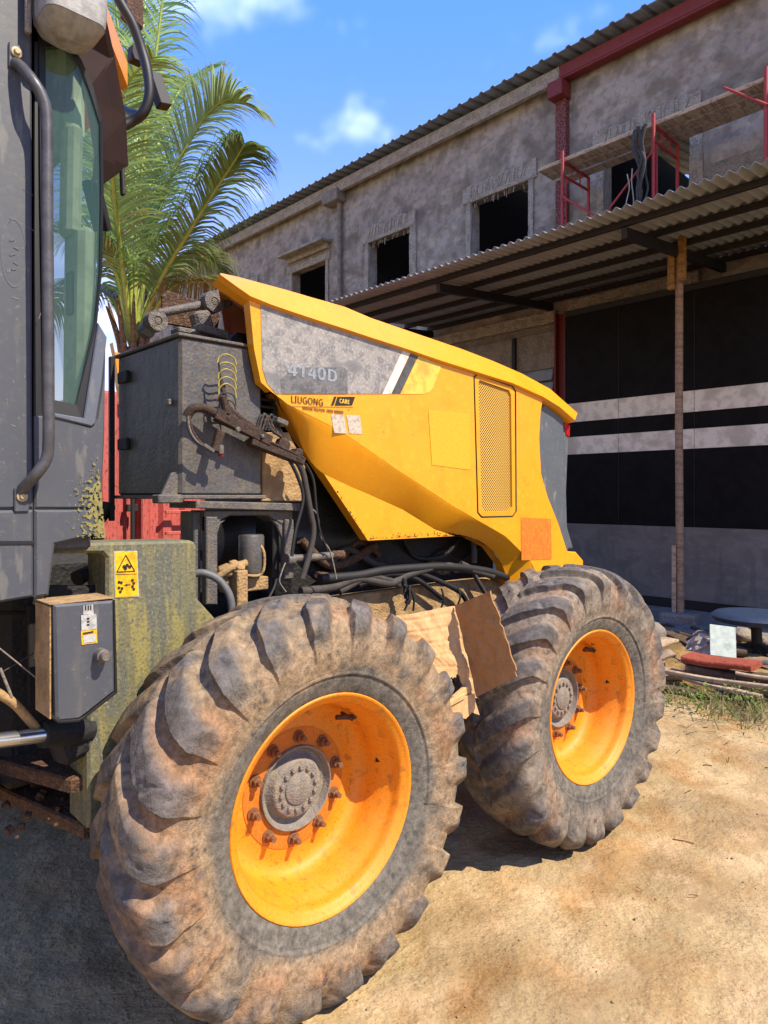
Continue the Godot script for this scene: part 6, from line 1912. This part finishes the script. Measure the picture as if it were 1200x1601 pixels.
# ---------------------------------------------------------------- far left: container, shrubs
func make_backdrop() -> void:
	var t := thing("shipping_container", "faded red steel container standing behind the grader", "container")
	var z := -5.6
	var x0 := 2.16
	var st := mb()
	st.set_smooth_group(-1)
	var x := x0 + 0.16
	while x < 6.6:
		var q := [Vector2(x, 0), Vector2(x + 0.07, 0), Vector2(x + 0.10, -0.036), Vector2(x + 0.17, -0.036), Vector2(x + 0.2, 0)]
		for k in 4: quad(st, Vector3(q[k].x, 0.3, z - 0.03 + q[k].y), Vector3(q[k + 1].x, 0.3, z - 0.03 + q[k + 1].y), Vector3(q[k + 1].x, 2.35, z - 0.03 + q[k + 1].y), Vector3(q[k].x, 2.35, z - 0.03 + q[k].y), Vector3.BACK)
		x += 0.2
	bx(st, Vector3(4.4, 1.3, z - 1.3), Vector3(4.5, 2.3, 2.3), Basis(), 0.0)
	obj("wall", st, M.red_paint, t)
	for y in [2.39, 0.24]:
		var s := mb()
		bx(s, Vector3(4.4, y, z), Vector3(4.6, 0.11, 0.1), Basis(), 0.01)
		obj("rail", s, M.red_paint, t)
	for xx in [x0 + 0.06, x0 + 0.36, 6.66]:
		var s := mb()
		bx(s, Vector3(xx, 1.3, z + 0.004), Vector3(0.13 if xx != x0 + 0.36 else 0.07, 2.26, 0.12), Basis(), 0.01)
		obj("corner_post", s, M.red_paint, t)
	var rd := mb()
	tube(rd, [Vector3(x0 + 0.25, 0.3, z + 0.06), Vector3(x0 + 0.25, 2.34, z + 0.06)], 0.02, 8)
	for y in [0.7, 1.5, 2.2]: bx(rd, Vector3(x0 + 0.25, y, z + 0.04), Vector3(0.09, 0.06, 0.05))
	obj("lock_bar", rd, M.iron_dark, t)
	for y in [1.10, 1.28, 1.46]:
		var s := mb()
		bx(s, Vector3(3.6, y, z + 0.05), Vector3(1.8, 0.03, 0.03), Basis(), 0.004)
		obj("rib", s, M.red_paint, t)
	# shrubs beyond
	var labels := ["dark leafy shrub behind the red container, nearest the palm", "rounded dark green shrub beyond the cab, far left", "low bushy shrub between the palm and the workshop end"]
	var at := [Vector3(2.6, 0, -13.0), Vector3(-1.5, 0, -14.0), Vector3(6.8, 0, -16.5)]
	for k in 3:
		var b := thing("shrub", labels[k], "shrub", at[k], 0.0, "shrubs behind the yard")
		rng.seed = 50 + k
		var sk := mb()
		for j in 5: tube(sk, curve([Vector3(rng.randf_range(-0.2, 0.2), 0, rng.randf_range(-0.2, 0.2)), Vector3(rng.randf_range(-0.6, 0.6), 1.0, rng.randf_range(-0.6, 0.6)), Vector3(rng.randf_range(-1.2, 1.2), 2.2, rng.randf_range(-1.2, 1.2))], 4), 0.05, 6, 0.015)
		obj("stem", sk, M.trunk, b)
		var lf := mb()
		lf.set_smooth_group(-1)
		for j in 2600:
			var d := Vector3(rng.randfn(), rng.randfn(), rng.randfn()).normalized() * pow(rng.randf(), 0.4)
			var p := Vector3(d.x * 1.6, 1.5 + d.y * 1.1, d.z * 1.6) + Vector3(0.3 * sin(d.x * 9.0), 0.25 * sin(d.z * 8.0), 0)
			var a := Vector3(rng.randfn(), rng.randfn() - 0.3, rng.randfn()).normalized()
			var e := a.cross(Vector3(rng.randfn(), rng.randfn(), rng.randfn())).normalized()
			lf.set_color(Color(0.04, 0.08, 0.015).lerp(Color(0.10, 0.14, 0.03), rng.randf()))
			quad(lf, p, p + a * 0.09 + e * 0.035, p + a * 0.18, p + a * 0.09 - e * 0.035, a.cross(e))
		obj("foliage", lf, M.leaf, b).set_meta("kind", "stuff")

# ---------------------------------------------------------------- rubbish on the right
func board(label: String, a: Vector3, b: Vector3, w: float, h: float, m: Material, called := "timber_plank", cat := "plank", group := "old boards lying by the lean-to") -> void:
	var o := thing(called, label, cat, (a + b) * 0.5, 0.0, group)
	var st := mb()
	var x := (b - a).normalized()
	var z := x.cross(Vector3.UP).normalized()
	var l := a.distance_to(b)
	# a worn board: slightly bowed, in six lengths
	var prev := []
	rng.seed = hash(label)
	for i in 9:
		var t := i / 8.0 - 0.5
		var c := x * l * t + Vector3(0, 0.012 * sin(t * 5.0 + a.x), 0) + z * 0.006 * sin(t * 7.0)
		var hw := w * 0.5 * rng.randf_range(0.94, 1.03)
		var hh := h * 0.5 * rng.randf_range(0.9, 1.04)
		var ring := []
		for q in [[1, 0.8], [0.9, 1], [-0.9, 1], [-1, 0.8], [-1, -0.8], [-0.9, -1], [0.9, -1], [1, -0.8]]: ring.append(c + z * hw * q[0] + z.cross(x) * hh * q[1])
		prev.append(ring)
	loft(st, prev)
	obj("board", st, m, o)

func make_rubbish() -> void:
	var lim := mat("wood_dark", Color(0.62, 0.58, 0.52), 0.9, T.wood, 1.2, T.grain, 0.1)
	board("longest weathered plank along the front of the pile, beside the weeds", Vector3(5.653, 0.150, -2.781), Vector3(5.554, 0.150, -1.497), 0.13, 0.05, M.wood)
	board("thin split batten lying just above the longest front plank", Vector3(5.425, 0.200, -2.571), Vector3(5.506, 0.200, -1.565), 0.05, 0.03, M.wood)
	board("short grey plank on the soil in front of the pile", Vector3(5.273, 0.100, -2.366), Vector3(5.539, 0.100, -1.615), 0.09, 0.05, lim)
	board("dark thick beam under the reddish board", Vector3(5.697, 0.150, -2.387), Vector3(5.771, 0.150, -1.556), 0.16, 0.16, lim)
	board("dark plank at the bottom of the pile behind the tyre", Vector3(5.436, 0.090, -2.674), Vector3(5.727, 0.090, -1.984), 0.14, 0.07, lim)
	board("pale stacked offcut beside the rear tyre, topmost", Vector3(6.154, 0.210, -2.965), Vector3(6.549, 0.210, -2.901), 0.16, 0.04, M.wood)
	board("broken pale offcut leaning at the tyre side of the pile", Vector3(5.843, 0.170, -2.804), Vector3(5.983, 0.220, -2.640), 0.18, 0.03, M.wood)
	board("long pipe-like batten behind the reddish board", Vector3(6.282, 0.170, -2.387), Vector3(6.671, 0.170, -1.703), 0.05, 0.05, M.hub)
	board("dark plank lying flat between the pile and the pavement", Vector3(7.033, 0.100, -3.251), Vector3(7.303, 0.100, -2.185), 0.22, 0.04, lim)
	board("flat red-brown board lying on the dark beam", Vector3(5.759, 0.270, -2.423), Vector3(5.765, 0.270, -1.890), 0.26, 0.05, M.brick_red, "red_board", "board", "")
	board("crooked grey batten sloping down across the front of the pile", Vector3(5.485, 0.180, -2.482), Vector3(5.393, 0.140, -1.739), 0.06, 0.025, M.wood)
	board("split plank end sticking out nearest the rear tyre, low down", Vector3(5.502, 0.130, -2.679), Vector3(5.552, 0.130, -2.356), 0.10, 0.035, M.wood)
	board("pale thin lath lying on the dark beam, right of the red-brown board", Vector3(5.566, 0.250, -1.974), Vector3(5.702, 0.250, -1.496), 0.04, 0.02, M.wood)
	board("broken dark board between the pile and the concrete footing", Vector3(7.485, 0.110, -3.460), Vector3(6.743, 0.150, -2.710), 0.16, 0.03, lim)
	board("grey plank on the soil, second from the weeds", Vector3(5.421, 0.100, -2.060), Vector3(5.637, 0.100, -1.439), 0.08, 0.04, M.wood)
	board("dark off-cut under the white leaning panel", Vector3(6.631, 0.150, -2.665), Vector3(6.823, 0.150, -2.336), 0.2, 0.06, lim)
	rng.seed = 61
	var sc := mb()
	for i in 130:
		var p := Vector3(rng.randf_range(5.6, 8.2), 0.075, rng.randf_range(-4.2, -1.4))
		if p.x > 7.6: p.y = 0.05
		bx(sc, p, Vector3(rng.randf_range(0.02, 0.16), rng.randf_range(0.01, 0.05), rng.randf_range(0.02, 0.07)), Basis(Vector3.UP, rng.randf() * 3.0) * Basis(Vector3.BACK, rng.randf_range(-0.3, 0.3)), 0.004)
	tag(obj("debris", sc, lim), "splinters, offcuts and crumbs of rubble strewn round the boards", "rubble", "", "stuff")
	var w := thing("white_panel", "small pale green-white panel leaning behind the red-brown board", "panel", Vector3(6.294, 0.210, -2.338))
	var s := mb()
	bx(s, Vector3(0, 0.12, 0), Vector3(0.012, 0.27, 0.22), Basis(Vector3.UP, 0.75) * Basis(Vector3.BACK, -0.35) * Basis(Vector3.RIGHT, 0.12), 0.003)
	obj("sheet", s, M.white_board, w)
	var cr := mb()
	var n := FastNoiseLite.new()
	n.frequency = 5.0
	var c0 := Vector3(6.300, 0.190, -2.520)
	cr.set_smooth_group(-1)
	for i in 8:
		for j in 6:
			var v := []
			for q in [[0, 0], [1, 0], [1, 1], [0, 1]]:
				var u: float = (i + q[0]) / 8.0 - 0.5
				var t: float = (j + q[1]) / 6.0
				v.append(c0 + Vector3(0.08 * n.get_noise_2d(u * 2.0, t * 2.0) + t * 0.05, 0.17 * t * (1.0 - u * u * 2.0), u * 0.3 + 0.05 * n.get_noise_2d(u + 9.0, t)))
			quad(cr, v[0], v[1], v[2], v[3], Vector3(-1, 0.3, 0.5))
	tag(obj("crumpled_sheet", cr, M.white_sheet), "crumpled pale sheet beside the white leaning panel", "sheet")
	# blue seat on a bent stand
	var b := thing("blue_seat", "scuffed blue bowl-shaped seat on a dark stand by the pavement", "seat", Vector3(7.160, 0.070, -2.353))
	var k := mb()
	lathe(k, [Vector2(0.0, 0.40), Vector2(0.25, 0.405), Vector2(0.36, 0.40), Vector2(0.40, 0.37), Vector2(0.37, 0.325), Vector2(0.2, 0.30), Vector2(0.0, 0.29)], Vector3(0, 0, 0), Basis(Vector3.RIGHT, -PI / 2), 24)
	obj("seat", k, M.blue_paint, b)
	var lg := mb()
	tube(lg, [Vector3(0, 0.3, 0), Vector3(0.01, 0.0, 0.01)], 0.05, 10)
	for q in [Vector3(0.25, 0.02, 0.1), Vector3(-0.2, 0.02, 0.2), Vector3(-0.05, 0.02, -0.28)]: bar(lg, Vector3(0, 0.12, 0), q, 0.04, 0.03)
	obj("stand", lg, M.iron_dark, b)
	# lumps of broken concrete
	rng.seed = 9
	for q in [[Vector3(7.064, 0.110, -3.334), 0.16, "grey lump of concrete by the footing, nearest the tyre"], [Vector3(7.233, 0.100, -2.887), 0.12, "small broken concrete lump right of the post footing"], [Vector3(7.662, 0.100, -2.654), 0.13, "rough concrete lump under the blue seat"]]:
		var l := thing("concrete_lump", q[2], "rubble", q[0], 0.0, "lumps of concrete by the lean-to")
		var st := mb()
		var rings := []
		for i in 4:
			var ring := []
			for j in 8:
				var r: float = q[1] * [0.8, 1.0, 0.85, 0.4][i] * rng.randf_range(0.75, 1.15)
				ring.append(Vector3(cos(TAU * j / 8) * r, q[1] * 0.32 * i, sin(TAU * j / 8) * r))
			rings.append(ring)
		loft(st, rings)
		obj("lump", st, M.concrete, l)
	# weeds on the bank of soil
	var g := mb()
	g.set_smooth_group(1)
	rng.seed = 40
	var spots := [Vector3(5.060, 0.090, -2.011), Vector3(5.357, 0.090, -1.834), Vector3(5.342, 0.090, -1.722), Vector3(5.387, 0.100, -1.933), Vector3(5.118, 0.100, -2.057), Vector3(5.026, 0.100, -2.275), Vector3(4.983, 0.080, -1.646), Vector3(4.964, 0.080, -1.886), Vector3(5.365, 0.080, -1.565), Vector3(5.151, 0.080, -1.827)]
	for i in 520:
		var sp: Vector3 = spots[rng.randi() % spots.size()]
		var p := sp + Vector3(rng.randfn() * 0.13, -0.01, rng.randfn() * 0.13)
		var l := rng.randf_range(0.05, 0.17)
		var d := Vector3(rng.randfn() * 0.5, 1.0, rng.randfn() * 0.5).normalized()
		var sd := Vector3(rng.randfn(), 0, rng.randfn()).normalized()
		var c := Color(0.12, 0.19, 0.03).lerp(Color(0.24, 0.24, 0.07), rng.randf())
		if rng.randf() < 0.45: c = Color(0.30, 0.25, 0.13)
		var wd := rng.randf_range(0.003, 0.007)
		var prev := p
		for j in 3:
			var q := prev + d * l / 3.0
			d = (d + Vector3(d.x, -0.25, d.z) * 0.35).normalized()
			g.set_color(c)
			quad(g, prev - sd * wd * (1.0 - j * 0.3), q - sd * wd * (0.7 - j * 0.3), q + sd * wd * (0.7 - j * 0.3), prev + sd * wd * (1.0 - j * 0.3), sd.cross(d))
			prev = q
	# broad little leaves
	for i in 230:
		var sp: Vector3 = spots[rng.randi() % 6]
		var p := sp + Vector3(rng.randfn() * 0.12, rng.randf_range(0.0, 0.10), rng.randfn() * 0.12)
		var d := Vector3(rng.randfn(), 0.4, rng.randfn()).normalized() * 0.02
		var e := d.cross(Vector3(rng.randfn(), 1, rng.randfn()).normalized()) * 0.5
		g.set_color(Color(0.14, 0.24, 0.035).lerp(Color(0.22, 0.30, 0.06), rng.randf()))
		quad(g, p, p + d + e, p + d * 2.0, p + d - e, Vector3.UP)
	var go := obj("grass", g, M.grass)
	tag(go, "thin green weeds and dry grass on the bank of soil by the planks", "grass", "", "stuff")

# ---------------------------------------------------------------- all of it
func _ready() -> void:
	make_view()
	make_textures()
	make_materials()
	make_ground()
	make_workshop()
	make_lean_to()
	make_scaffold()
	make_backdrop()
	make_palm()
	var g := thing("motor_grader", "yellow motor grader with grey cab, open engine bay and two big muddy tyres", "grader")
	var t1 := tyre_mesh(3, -1.0, 0.04, Color(0.32, 0.23, 0.14), 1.0, 0.905)
	var t2 := tyre_mesh(8, 1.0, 0.20, Color(0.30, 0.235, 0.17), 0.75, 0.885)
	wheel(g, Vector3(1.322, 0.664, -1.79), t1, 0.0, false, 0.25)
	wheel(g, Vector3(2.787, 0.668, -1.741), t2, 0.0, false, 0.1)
	wheel(g, Vector3(1.37, 0.660, -3.80), t1, 1.0, true, 0.4)
	wheel(g, Vector3(2.83, 0.664, -3.74), t2, 2.0, true, 0.6)
	make_bonnet(g)
	make_cab(g)
	make_tank(g)
	make_engine_bay(g)
	make_front(g)
	make_cardboard()
	make_rubbish()
